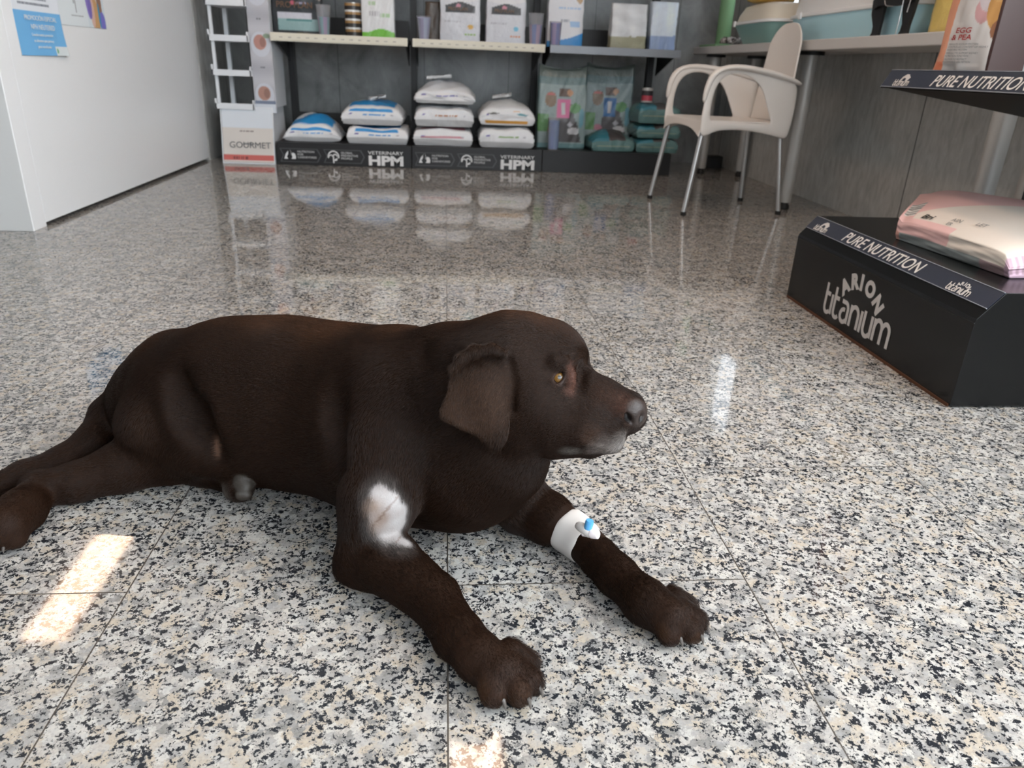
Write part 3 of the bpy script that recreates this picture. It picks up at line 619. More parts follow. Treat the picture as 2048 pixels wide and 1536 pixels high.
# ================================================================ table and what stands on it
t = thing('long_table', 'long grey laminate table on silver tube legs along the right wall', 'table', (1.8, 3.7, 0))
MB().box((1.662, 2.22, .744), (2.025, 5.36, .788)).build('tabletop', M['table'], t, bev=.004)
for (x, y) in ((1.734, 5.09), (1.74, 3.742), (1.74, 2.32), (1.97, 2.42), (1.97, 5.0)):
    l = MB().lathe((x, y, .035), [(.027, 0), (.029, .01), (.037, .68), (.037, .692)], 24).build('leg', M['legm'], t, True)
    MB().lathe((x, y, .7275), [(.060, 0), (.060, .0160)], 24).build('mounting_plate', M['black_matte'], l, True)
    MB().lathe((x, y, .0), [(.024, 0), (.026, .004), (.024, .020), (.018, .026), (.018, .034)], 20).build('foot', M['rubber'], l, True)
ZT = .7885
def tub(name, label, cx, cy, wx, wy, h, m_base, m_rim, m_hood, hoodh, taper=.82, group=None, hx=.9, latch=True, rim_drop=0, hood=True):
    """litter tray: tapered tub, rim and a hooded cover"""
    t = thing(name, label, 'litter box', (cx, cy, ZT), group)
    def ring(sx, sy, z, n=40, e=5.0):
        o = []
        for j in range(n):
            a = 2*PI*j/n; c, s = math.cos(a), math.sin(a)
            o.append((cx+sx/2*math.copysign(abs(c)**(2/e), c), cy+sy/2*math.copysign(abs(s)**(2/e), s), z))
        return o
    def stack(rs, m, nm, par, closed=True):
        V = []; F = []; n = len(rs[0])
        for r in rs: V += r
        for i in range(len(rs)-1):
            for j in range(n): F.append((i*n+j, i*n+(j+1) % n, (i+1)*n+(j+1) % n, (i+1)*n+j))
        F.append(tuple(range(n))[::-1]); F.append(tuple(range((len(rs)-1)*n, len(rs)*n)))
        return MB().add(V, F).build(nm, m, par, True)
    b = stack([ring(wx*taper*.96, wy*taper*.97, ZT), ring(wx*taper, wy*taper, ZT+.006), ring(wx*.97, wy*.985, ZT+h-.004), ring(wx*.97, wy*.985, ZT+h)], m_base, 'tray', t)
    stack([ring(wx*1.0, wy*1.0, ZT+h+.0005), ring(wx*1.03, wy*1.02, ZT+h+.003), ring(wx*1.03, wy*1.02, ZT+h+.014), ring(wx*.98, wy*.98, ZT+h+.018)], m_rim, 'rim', t)
    if hood: stack([ring(wx*.95, wy*.96, ZT+h+.0185), ring(wx*.90, wy*.90, ZT+h+hoodh*.5), ring(wx*.78, wy*.76, ZT+h+hoodh*.9), ring(wx*.6, wy*.55, ZT+h+hoodh)], m_hood, 'hood', t)
    if latch:
        MB().box((cx-wx*.52-.006, cy+wy*.30, ZT+h-.008), (cx-wx*.52+.004, cy+wy*.30+.03, ZT+h+.022)).build('latch', m_rim, t, bev=.003)
    return t
tub('litter_box', 'teal based covered litter box with cream hood at far end of table', 1.85, 4.50, .32, .60, .105, M['tray_teal'], M['tray_white'], M['hood_cream'], .105, .72)
tub('litter_box', 'large light blue litter box with white cover on the near part of table', 1.86, 3.50, .30, 1.16, .105, M['tray_blue'], M['tray_white'], M['tray_white'], .30, .90)
t = tag(MB().lathe((1.85, 4.62, 1.013), [(.10, 0), (.13, .01), (.13, .022), (.10, .034)], 32).build('bowl', M['yellow'], None, True), 'yellow plastic dish on the cream hood of the teal litter box', 'dish')
tag(MB().lathe((1.85, 4.62, 1.048), [(.12, 0), (.15, .012), (.15, .04), (.11, .055)], 32).build('bowl', M['navy'], None, True), 'navy blue dish stacked on the yellow one', 'dish')
# green scratching post
t = thing('scratching_post', 'green felt scratching post on a flat green base at the table end', 'scratching post', (1.80, 4.93, ZT))
MB().box((1.68, 4.98, ZT), (2.0, 5.30, ZT+.013)).build('base', M['green'], t, bev=.003)
MB().lathe((1.80, 5.20, ZT+.0132), [(.048, 0), (.046, .02), (.045, .55), (.043, .56)], 28).build('post', M['green'], t, True)
# foil packet
P, F = cg((14, 10, 5)); X = 1.735+.045*P[:, 0]+.006*wob(P, 3, 5); Y = 4.88+.045*P[:, 1]; Z = ZT+.014+np.maximum((P[:, 2]+1)*.014+.012*wob(P, 8, 5), 0)
tag(grid_mesh('treat_packet', np.stack([X, Y, Z], 1), F, np.where((wob(P, 5, 6) > .15)[:, None], (.07, .05, .05), (.68, .64, .62)), M['bagc']), 'small crinkled brown and silver packet beside green post', 'packet')
# black flat dog figure, its legs stand on the table edge in front of the blue box
t = thing('dog_figure', 'black cut-out dog figure with white outlines standing on the table edge', 'figure', (1.685, 2.95, ZT))
def leg_poly(y0, wtop, wbot, lean, h):  # local u = -Y (rightwards seen from the room), v = z
    return [(y0-wbot/2-.016, 0), (y0+wbot/2, 0), (y0+wbot/2+.001, .03), (y0+lean+wtop/2, h*.55), (y0+lean+wtop/2+.01, h), (y0+lean-wtop/2-.014, h), (y0+lean-wtop/2-.006, h*.6), (y0+lean*.3-wbot/2-.002, .035), (y0-wbot/2-.006, .012)]
fo, fu, fv, fn_ = (1.674, 0, ZT+.0003), (0, -1, 0), (0, 0, 1), (1, 0, 0)
body = MB()
body.prism([(-3.13, .094), (-3.10, .105), (-3.045, .105), (-2.985, .098), (-2.90, .10), (-2.865, .12), (-2.78, .20), (-2.78, .42), (-3.06, .42), (-3.15, .35), (-3.16, .2)], fo, fu, fv, fn_, .012)
body.build('body', M['blackdog'], t)
for y0, wt, wb_, ln in ((-3.105, .075, .042, -.012), (-2.905, .062, .038, -.0)):
    MB().prism(leg_poly(y0, wt, wb_, ln, .13), (1.6865, 0, ZT+.0003), fu, fv, fn_, .012).build('leg', M['blackdog'], t)
for pts in ([(1.672, 3.055, .91), (1.672, 3.045, .895), (1.672, 3.025, .888), (1.672, 2.99, .886)], [(1.672, 2.915, .98), (1.672, 2.925, .90), (1.672, 2.925, .83), (1.672, 2.93, .79)], [(1.672, 2.872, .95), (1.672, 2.878, .90), (1.672, 2.885, .86)]):
    MB().tube(pts, .0018, 6).build('outline', M['letter_grey'] if 0 else M['alu'], t)
tag(standing_bag('food_pack', 'x', 'pack', 1.80, 2.70, ZT, .26, .16, .30, lambda px, py, pz, n: np.where(((px+py) > -.2)[:, None], (.80, .60, .18), (.82, .84, .85)), 61, None, PI/2, N=(14, 8, 14), top=.7), 'yellow and white pack behind the legs of the black figure', 'pack')
tag(MB().box((1.87, 5.39, 0), (1.99, 5.50, .085)).build('socket_box', M['black_matte'], None, bev=.006), 'small black box on the floor behind the table leg', 'box')

# ================================================================ plastic armchair
FL = Vector((1.148, 3.735, 0)); cD = Vector((.9963, .083, 0)).normalized(); cL = Vector((-cD.y, cD.x, 0))
def CW(s, l, z): p = FL+cD*s+cL*l; return Vector((p.x, p.y, z))
t = thing('armchair', 'white moulded plastic armchair with aluminium legs in front of the table', 'chair', (1.37, 3.75, 0))
def chair_grid(fn, nu, nv, name, th, sub=1, closed=False):
    V = []; F = []
    for i in range(nu):
        for j in range(nv): V.append(fn(i/(nu-1), j/(nv-1)))
    for i in range(nu-1):
        for j in range(nv-1): F.append((i*nv+j, (i+1)*nv+j, (i+1)*nv+j+1, i*nv+j+1))
    o = MB().add(V, F).build(name, M['white_plastic'], t, True)
    d = o.modifiers.new('thickness', 'SOLIDIFY'); d.thickness = th; d.offset = 0
    b = o.modifiers.new('rounding', 'BEVEL'); b.width = th*.4; b.segments = 2; b.limit_method = 'ANGLE'
    q = o.modifiers.new('smooth', 'SUBSURF'); q.levels = q.render_levels = sub
    return o
HW = .235
def hw(s): return HW-.045*max(0, min(1, s/.46))
def seat(a, b):
    s = .0+a*.45; l = (b*2-1)*hw(s)*.97
    e = abs(b*2-1)
    z = .428-.016*math.sin(a*PI)*(1-e**2)-.006*a-.05*max(0, .10-a)**2*60*1
    return CW(s, l, z)
chair_grid(seat, 14, 12, 'seat', .009)
def apron(a, b):   # front edge, arched downward in the middle
    l = (a*2-1)*HW*.985; e = abs(a*2-1)
    zb_ = .395-.012*0-.040*(e**3)
    return CW(-.006+.012*(1-b), l, .426+(zb_-.426)*b+.0)
chair_grid(apron, 14, 4, 'front_apron', .008)
def bk(a, b):     # backrest: a across, b up
    zz = .425+b*.44; w_ = (.180-.030*b)*(1-.0*b)
    top = .865-.085*abs(a*2-1)**3.2
    zz = .425+b*(top-.425); l = (a*2-1)*w_
    s = .440+.030*b-.0*b+.018*(1-(a*2-1)**2)
    return CW(s, l, zz)
chair_grid(bk, 13, 14, 'backrest', .009)
for sg in (1, -1):
    # side frame with its big oval opening (outer and inner outline share the same angles)
    outer = [(-.005, .355), (-.010, .42), (-.004, .50), (.003, .58), (.02, .625), (.06, .652), (.13, .657), (.22, .648), (.32, .632), (.42, .612), (.475, .60), (.478, .54), (.478, .48), (.472, .42), (.462, .355), (.435, .352), (.36, .372), (.26, .385), (.16, .392), (.07, .385), (.03, .36)]
    inner = [(.040, .430), (.034, .46), (.034, .51), (.042, .56), (.062, .60), (.09, .622), (.125, .632), (.165, .632), (.20, .622), (.24, .60), (.272, .57), (.296, .53), (.318, .49), (.338, .45), (.350, .432), (.33, .424), (.28, .422), (.22, .424), (.16, .426), (.10, .427), (.06, .428)]
    V = []
    for (s, z) in outer: V.append(CW(s, sg*(hw(s)+.0), z))
    for (s, z) in inner: V.append(CW(s, sg*(hw(s)+.004), z))
    n = len(outer); F = [(i, (i+1) % n, n+(i+1) % n, n+i) for i in range(n)]
    o = MB().add(V, F).build('side_frame', M['white_plastic'], t, True)
    d = o.modifiers.new('thickness', 'SOLIDIFY'); d.thickness = .014; d.offset = 0
    q = o.modifiers.new('smooth', 'SUBSURF'); q.levels = q.render_levels = 2
    ar = [CW(-.004, sg*HW, .50), CW(.002, sg*HW, .57), CW(.022, sg*(HW+.002), .624), (CW(.06, sg*(HW+.004), .652)), CW(.13, sg*(hw(.13)+.008), .661), CW(.22, sg*(hw(.22)+.008), .654), CW(.32, sg*(hw(.32)+.006), .640), CW(.42, sg*(hw(.42)+.004), .617), CW(.47, sg*(hw(.46)+.0), .602), CW(.485, sg*(hw(.46)-.012), .597)]
    MB().tube(ar, [.010, .014, .018, .021, .024, .024, .023, .021, .017, .010], 14, None, True, (.55, cD.cross(cL)*0+Vector((0, 0, 1)))).build('armrest', M['white_plastic'], t, True, subsurf=1)
feet = [((1.09, 3.966), (.018, .215)), ((1.13, 3.486), (.018, -.215)), ((1.59, 3.962), (.43, .165)), ((1.637, 3.576), (.43, -.165))]
for (fx, fy), (s, l) in feet:
    tp = CW(s, l, .395)
    lg = MB().tube([(fx, fy, .012), tp], .0115, 16).build('leg', M['alu'], t, True)
    MB().lathe((fx, fy, 0), [(.0125, 0), (.0135, .003), (.013, .018), (.012, .0185)], 16).build('foot_cap', M['rubber'], lg, True)

# ================================================================ black promotional podium and its shelf
t = thing('display_podium', 'low black glossy podium with silver lettering at right', 'podium', (1.4, 1.73, 0))
PY0, PY1 = 1.326, 2.138
prof = [(1.055, .004), (1.055, .184), (1.0535, .1845), (1.0535, .187), (1.055, .1875), (1.057, .1955), (1.104, .2500), (1.73, .2500), (1.73, .004)]
pb = MB().prism(prof, (0, PY0, 0), (1, 0, 0), (0, 0, 1), (0, 1, 0), PY1-PY0).build('body', M['black'], t, bev=.0012)
MB().box((1.0525, PY0+.005, .0005), (1.0548, PY1-.005, .007)).build('rusty_foot_edge', M['rust'], t)
MB().box((1.731, PY0, .0), (1.76, PY1, 1.75)).build('back_panel', M['black_matte'], t)
pu, pv = Vector((0, -1, 0)), Vector((0, 0, 1))
def face(y, z): return (1.0549, y, z)
# arched ARION
parts = []
cy_, cz_, R_ = 1.742, .031, .104
for ch, an in zip('ARION', (41, 19, 3, -17, -42)):
    a = math.radians(an); u = Vector((0, -math.cos(a), math.sin(a))); v = Vector((0, math.sin(a), math.cos(a)))
    o_ = Vector((1.0549, cy_+R_*math.sin(a), cz_+R_*math.cos(a)))
    parts.append(text(ch, 'logo', .053, o_, u, v, M['letter'], None, .0032, align='CENTER', cond=1.0, lift=.0003))
join_text(parts, 'arched_lettering', pb)
# rounded lower-case "titanium" drawn with strokes
def stroke_text(y_left, z0, xh, pen, m, name, par, plane, sc=1.0):
    """strokes in units of x-height; plane(x, y) -> 3-D point"""
    ST = []; x = 0; W_ = .62
    def arc(cx, cy, rx, ry, a0, a1, n=9): return [(cx+rx*math.cos(math.radians(a0+(a1-a0)*i/n)), cy+ry*math.sin(math.radians(a0+(a1-a0)*i/n))) for i in range(n+1)]
    for ch in 'titanium':
        if ch == 't':
            ST.append([(x, 1.42), (x, .3)]+arc(x+.26, .26, .26, .26, 180, 330)[1:]); ST.append([(x+.02, .93), (x+.40, .93)]); x += .62
        elif ch == 'i': ST.append([(x, 1.15 if 0 else .98), (x, 0)]); x += .27
        elif ch == 'a': ST.append([(x+.08, .95)]+arc(x+.42, .62, .27, .33, 100, 0)+[(x+.69, 0)]); ST.append(arc(x+.36, .30, .30, .30, 75, 330)); x += .98
        elif ch == 'n': ST.append([(x, 1.0), (x, 0)]); ST.append(arc(x+.34, .62, .32, .36, 175, 0)+[(x+.66, 0)]); x += .93
        elif ch == 'u': ST.append([(x, 1.08), (x, .33)]+arc(x+.30, .32, .30, .32, 180, 330)[1:]); ST.append([(x+.62, 1.0), (x+.62, 0)]); x += .88
        elif ch == 'm': ST.append([(x, 1.0), (x, 0)]); ST.append(arc(x+.30, .66, .28, .33, 175, 0)+[(x+.58, 0)]); ST.append(arc(x+.88, .66, .28, .33, 170, 0)+[(x+1.16, 0)]); x += 1.16
    mb = MB()
    for si, st in enumerate(ST):
        # ribbon with constant pen width
        L = []; Rr = []
        for i, p in enumerate(st):
            a = st[max(i-1, 0)]; b = st[min(i+1, len(st)-1)]; d = Vector((b[0]-a[0], b[1]-a[1])).normalized(); nn = Vector((-d.y, d.x))*pen/2
            L.append((p[0]+nn.x, p[1]+nn.y)); Rr.append((p[0]-nn.x, p[1]-nn.y))
        V = [plane(q[0]*xh*sc, q[1]*xh, si*.00004) for q in L+Rr]; k = len(st)
        mb.add(V, [(i, i+1, k+i+1, k+i) for i in range(k-1)])
    return mb.build(name, m, par), x
tw = 5.40
stroke_text(1.908, .034, .064, .205, M['letter'], 'rounded_lettering', pb, lambda x, y, e: (1.0545-e, 1.905-x*(.352/(.064*6.35)), .030+y*.88+x*.010))
sdir = Vector((1.104-1.057, 0, .2500-.1955)).normalized()
def strip(par, x0, z0, x1, z1, y0, y1):
    """clear price strip clipped on a bevel; returns the plane for lettering"""
    d = Vector((x1-x0, 0, z1-z0)); L = d.length; d.normalize(); n = Vector((-d.z, 0, d.x))
    def fr(v): p = Vector((x0, v[1], z0))+d*v[0]+n*v[2]; return (p.x, p.y, p.z)
    s_ = MB().box((0, y0, .0003), (L, y1, .0016), None, fr).build('price_strip', M['strip'], par)
    MB().box((-.0015, y0, .0003), (.0, y1, .0032), None, fr).box((L, y0, .0003), (L+.0015, y1, .0032), None, fr).build('strip_edge', M['strip_edge'], s_)
    return s_, L, d, n, Vector((x0, 0, z0))
s_, L, d, n, o0 = strip(pb, 1.0745, .2165, 1.1025, .2485, PY0+.002, PY1-.002)
def on(o0, d, n, y, h, l=.0017): p = o0+d*h+n*l; return Vector((p.x, y, p.z))
text('PURE NUTRITION', 'strip_lettering', .0435, on(o0, d, n, 1.935, .006), pu, d, M['letter_cream'], s_, .0002, shear=.28, cond=1.02, lift=.0004)
def logo(par, o0, d, n, y, sc, arion=True, ear=False):
    ps = []
    o_, _ = stroke_text(0, 0, .0125*sc, .2, M['letter_cream'], 'strip_logo', par, lambda x, yy_, e: tuple(on(o0, d, n, y-x*.95, .0035+yy_, .0019+e)))
    if arion:
        pr_ = []
        for ch, an in zip('ARION', (40, 20, 2, -18, -42)):
            a = math.radians(an); u = Vector((0, -1, 0))*math.cos(a)+d*math.sin(a); v = Vector((0, 1, 0))*math.sin(a)+d*math.cos(a)
            pr_.append(text(ch, 'l', .0125*sc, on(o0, d, n, y-.037*sc+.02*sc*math.sin(a), .0055+.018*sc*math.cos(a)-.001, .0019), u, v, M['letter_cream'], None, .0002, align='CENTER', lift=.0002))
        join_text(pr_, 'strip_logo', par)
    if ear:
        mb = MB(); pts = [(-.024, .0155), (-.018, .030), (-.006, .0385), (.006, .0375), (.012, .032), (.018, .030), (.014, .021), (.010, .0165), (.004, .017), (.000, .026), (-.010, .027), (-.016, .016)]
        mb.add([tuple(on(o0, d, n, y-.042*sc-p[0]*sc, p[1]*sc*.95, .0019)) for p in pts], [tuple(range(len(pts)))]); mb.build('head_emblem', M['letter'], par)
logo(s_, o0, d, n, 2.095, 1.0, False, True); logo(s_, o0, d, n, 1.468, 1.05, True)
# upper shelf of the same stand (wedge-shaped body)
sh = MB(); XS = 1.228
sh.prism([(XS-.018, .6085), (XS, .6090), (1.73, .5350), (1.73, .6545), (XS+.006, .6545), (XS-.0175, .6120)], (0, PY0, 0), (1, 0, 0), (0, 0, 1), (0, 1, 0), PY1-PY0)
us = sh.build('upper_shelf', M['black_under'], t, bev=.0008)
s2, L, d, n, o2 = strip(us, XS-.0172, .6122, XS+.0055, .6535, PY0+.002, PY1-.002)
text('PURE NUTRITION', 'strip_lettering', .0425, on(o2, d, n, 1.918, .006), pu, d, M['letter_cream'], s2, .0003, shear=.30, cond=1.0, lift=.0004)
logo(s2, o2, d, n, 2.082, 1.0, False, True)

# pink and cream bag lying on the podium
def ppink(px, py, pz, n):
    PK = (.80, .50, .47); CR = (.80, .71, .62); C = fill(len(px), CR); top = pz > -.1
    C[top & ((py+.72) > 1.25*(px+.86))] = PK; C[top & (px < -.78)] = PK
    C[top & (py < -.86) & (px < -.02)] = PK
    k = top & (px < -.79) & (px > -.97) & (py > -.75) & (py < .0); C[k] = (.74, .72, .68); k = k & (np.sin(py*62+np.sin(py*23)*2) > .1) & (py > -.68); C[k] = (.13, .13, .13)
    k = pz <= -.1; C[k] = (.36, .39, .38); C[k & (px > .55)] = (.46, .33, .34); C[k & (px < -.93)] = (.75, .42, .34)
    k = px > .93; C[k] = (.70, .48, .58); C[k & (np.sin(py*95) > .45) & (pz > -.6)] = (.46, .29, .34)
    return C
P, F = cube_grid((150, 120, 26)); px, py, pz = P.T
n1 = wob(P, 71, 1.3); n2 = wob(P, 72, 4)
LF, RF, RB, LB = map(np.array, ((1.160, 1.825), (1.180, 1.432), (1.640, 1.470), (1.345, 2.045)))
def bag_xy(px, py):
    a = ((px+1)/2)[:, None]; b = ((py+1)/2)[:, None]; return (LF*(1-a)+RF*a)*(1-b)+(LB*(1-a)+RB*a)*b
def bag_z(px, py):    # upper surface
    e = 1-.50*np.abs(px)**8; return .2508+(.052+.058*((py+1)/2)**.8+.016*(1-px**2)*(1-py**2))*e+.012*(1-e)*2
shr = 1-.06*np.clip(-pz, 0, 1)**2; XY = bag_xy(px*(1-.03*np.clip(-pz, 0, 1)**2), py*shr)
tz = bag_z(px, py); Z = .2508+(tz-.2508)*((pz+1)/2)+.004*n1*np.clip(pz, 0, 1)*(1-np.abs(py)**4)
Z = Z+.016*np.clip((-px-.90)/.10, 0, 1)**1.5*(pz+1)/2-.014*np.clip((px-.90)/.10, 0, 1)*np.clip(pz, 0, 1)
V = np.stack([XY[:, 0]+.003*n2*(np.abs(pz) < .9), XY[:, 1]+.006*n2*(np.abs(px) > .9)*(1-np.abs(pz)), np.maximum(Z, .2508)], 1)
pbag = tag(grid_mesh('pet_food_bag', V, F, ppink(px, py, pz, n1), M['card']), 'pink and cream food bag lying on the black podium', 'bag')
def on_bag(px0, py0, sx, sy, rot=0.0):
    def fn(x, y, z):
        c, s_ = math.cos(rot), math.sin(rot); a = px0+(x*c-y*s_)*sx; b = py0+(x*s_+y*c)*sy; A, B = np.array([a]), np.array([b])
        p = bag_xy(A, B)[0]; return Vector((p[0], p[1], float(bag_z(A, B)[0])+.0035+z))
    return fn
ps = [text('Bri', 'w', 1, (0, 0, 0), (1, 0, 0), (0, 1, 0), M['black_print'], None, .02, shear=.4, fn=on_bag(-.66, -.84, .15, .20), ext=0),
      text('AIN', 'w', 1, (0, 0, 0), (1, 0, 0), (0, 1, 0), M['letter_grey'], None, 0, fn=on_bag(-.22, -.74, .085, .13), ext=0), text('ER', 'w', 1, (0, 0, 0), (1, 0, 0), (0, 1, 0), M['letter_grey'], None, 0, fn=on_bag(-.22, -.86, .075, .11), ext=0),
      text('LET', 'w', 1, (0, 0, 0), (1, 0, 0), (0, 1, 0), M['letter_grey'], None, 0, fn=on_bag(.10, -.70, .085, .13), ext=0)]
for q_ in ps: q_.name = 'bag_lettering'; q_.parent = pbag
join_text([text('&', 'w', 1, (0, 0, 0), (1, 0, 0), (0, 1, 0), M['red_print'], None, .01, shear=.2, fn=on_bag(.72, .30, .25, .22), ext=0)], 'bag_lettering', pbag)
def pz_(a, b, e=.004): A, B = np.array([a]), np.array([b]); p = bag_xy(A, B)[0]; return (p[0], p[1], float(bag_z(A, B)[0])+e)
MB().tube([pz_(.52, -.45, .003), pz_(.60, -.40, .009), pz_(.74, -.33, .010), pz_(.90, -.26, .014)], [.005, .0075, .008, .007], 12, None, True, (.6, (0, 0, 1))).build('carry_handle', M['soap'], pbag, True, subsurf=1)

# tall coral, cream and brown bag on the upper shelf
def pcoral(px, py, pz, n):
    C = fill(len(px), (.66, .61, .57)); t_ = (pz+1)/2
    fr = (py < -.75); q = C.copy()
    q[px < -.74+.42*t_**.9-.35*np.clip(t_-.25, 0, 1)*0] = (.80, .36, .22); q[(px < -.74) & (t_ < .055)] = (.80, .24, .12)
    B = t_
    d = np.hypot((px-.45)/.26, (B-.34)/.075); q[d < 1] = (.60, .33, .32)
    q[(np.hypot((px-.55)/.35, (B-.45)/.12) < 1)] = (.62, .52, .52)
    q[(np.hypot((px-.90)/.34, (B-.36)/.13) < 1)] = (.55, .28, .09); q[(np.hypot((px-.85)/.40, (B-.50)/.12) < 1)] = (.60, .33, .12); q[(np.hypot((px-.95)/.16, (B-.23)/.05) < 1)] = (.28, .12, .06)
    q[(np.hypot((px-.72)/.05, (B-.455)/.03) < 1)] = (.04, .04, .05); q[(np.hypot((px-.12)/.35, (B-.52)/.10) < 1)] = (.64, .60, .60)
    C[fr] = q[fr]; C[(px > .92)] = (.045, .018, .015); C[(px < -.92)] = (.80, .36, .22); C[py > .5] = (.045, .018, .015)
    return C
# footprint of the bag: cream front looks to the left-front, brown gusset runs back to the right
A_, B_, C_ = np.array([1.262, 1.985]), np.array([1.300, 1.838]), np.array([1.390, 1.838])
P, F = cube_grid((110, 60, 120)); px, py, pz = P.T; t_ = (pz+1)/2; n1 = wob(P*np.array([1, 1, .6]), 81, 2.2); n2 = wob(P, 83, 5)
a = ((px+1)/2); b = ((py+1)/2)
lean = .0*t_
X = A_[0]+(B_-A_)[0]*a+(C_-B_)[0]*b; Y = A_[1]+(B_-A_)[1]*a+(C_-B_)[1]*b
nx_, ny_ = -.966, -.25
bul = .016*np.sin(np.clip(t_, 0, 1)*PI)**.6*(1-px**2)*(py < -.5)+.004*n1*(1-px**2)*(py < -.5)*(t_ > .04)
X = X+nx_*bul+.0016*n2*(np.abs(px) < .97); Y = Y+ny_*bul-.012*np.clip(1-t_*9, 0, 1)*(px < -.9)*-1
top_in = np.clip(t_-.35, 0, 1)*.10; Y = Y-top_in*(1-a)*.50; X = X+top_in*.25*(1-b)*0
V = np.stack([X, Y, .6550+t_*.40], 1)
cb = tag(grid_mesh('pet_food_bag', V, F, pcoral(px, py, pz, n1), M['card']), 'tall coral, cream and dark brown food bag standing on the upper podium shelf', 'bag')
def on_front(a0, z0, sx, sz):
    def fn(x, y, z):
        a = a0+x*sx; zz = z0+y*sz; t1 = (zz-.655)/.40; pxx = 2*a-1; bu = .016*math.sin(min(max(t1, 0), 1)*PI)**.6*(1-pxx**2)+.0035
        yy = A_[1]+(B_-A_)[1]*a-max(t1-.35, 0)*.10*(1-a)*.5; return Vector((A_[0]+(B_-A_)[0]*a+nx_*(bu+z), yy+ny_*(bu+z), zz))
    return fn
wl = [('EGG', .30, .742, .155, .0165, 'red_print', .012), ('& PEA', .24, .7265, .150, .0165, 'red_print', .012)]
for i, s_ in enumerate(('REDUCED SODIUM PROTEIN', 'CONTROLLED CONTENT OF HIGHLY', 'DIGESTIBLE PROTEIN', 'OMEGA-3 TO SUPPORT KIDNEY', 'FILTRATION FUNCTION', 'CALCIUM TO RESTRICT', 'PHOSPHORUS ABSORPTION')): wl.append((s_, .215-.012*i, .7145-.0062*i-.0015*(i > 2)-.0015*(i > 4), .043, .0060, 'letter_grey', .0))
ps = [text(s_, 'w', 1, (0, 0, 0), (1, 0, 0), (0, 1, 0), M[mm], None, off, shear=.15, fn=on_front(a0, z0, sx, sz), ext=0) for s_, a0, z0, sx, sz, mm, off in wl]
join_text(ps[:2], 'product_lettering', cb); join_text(ps[2:], 'small_print', cb)

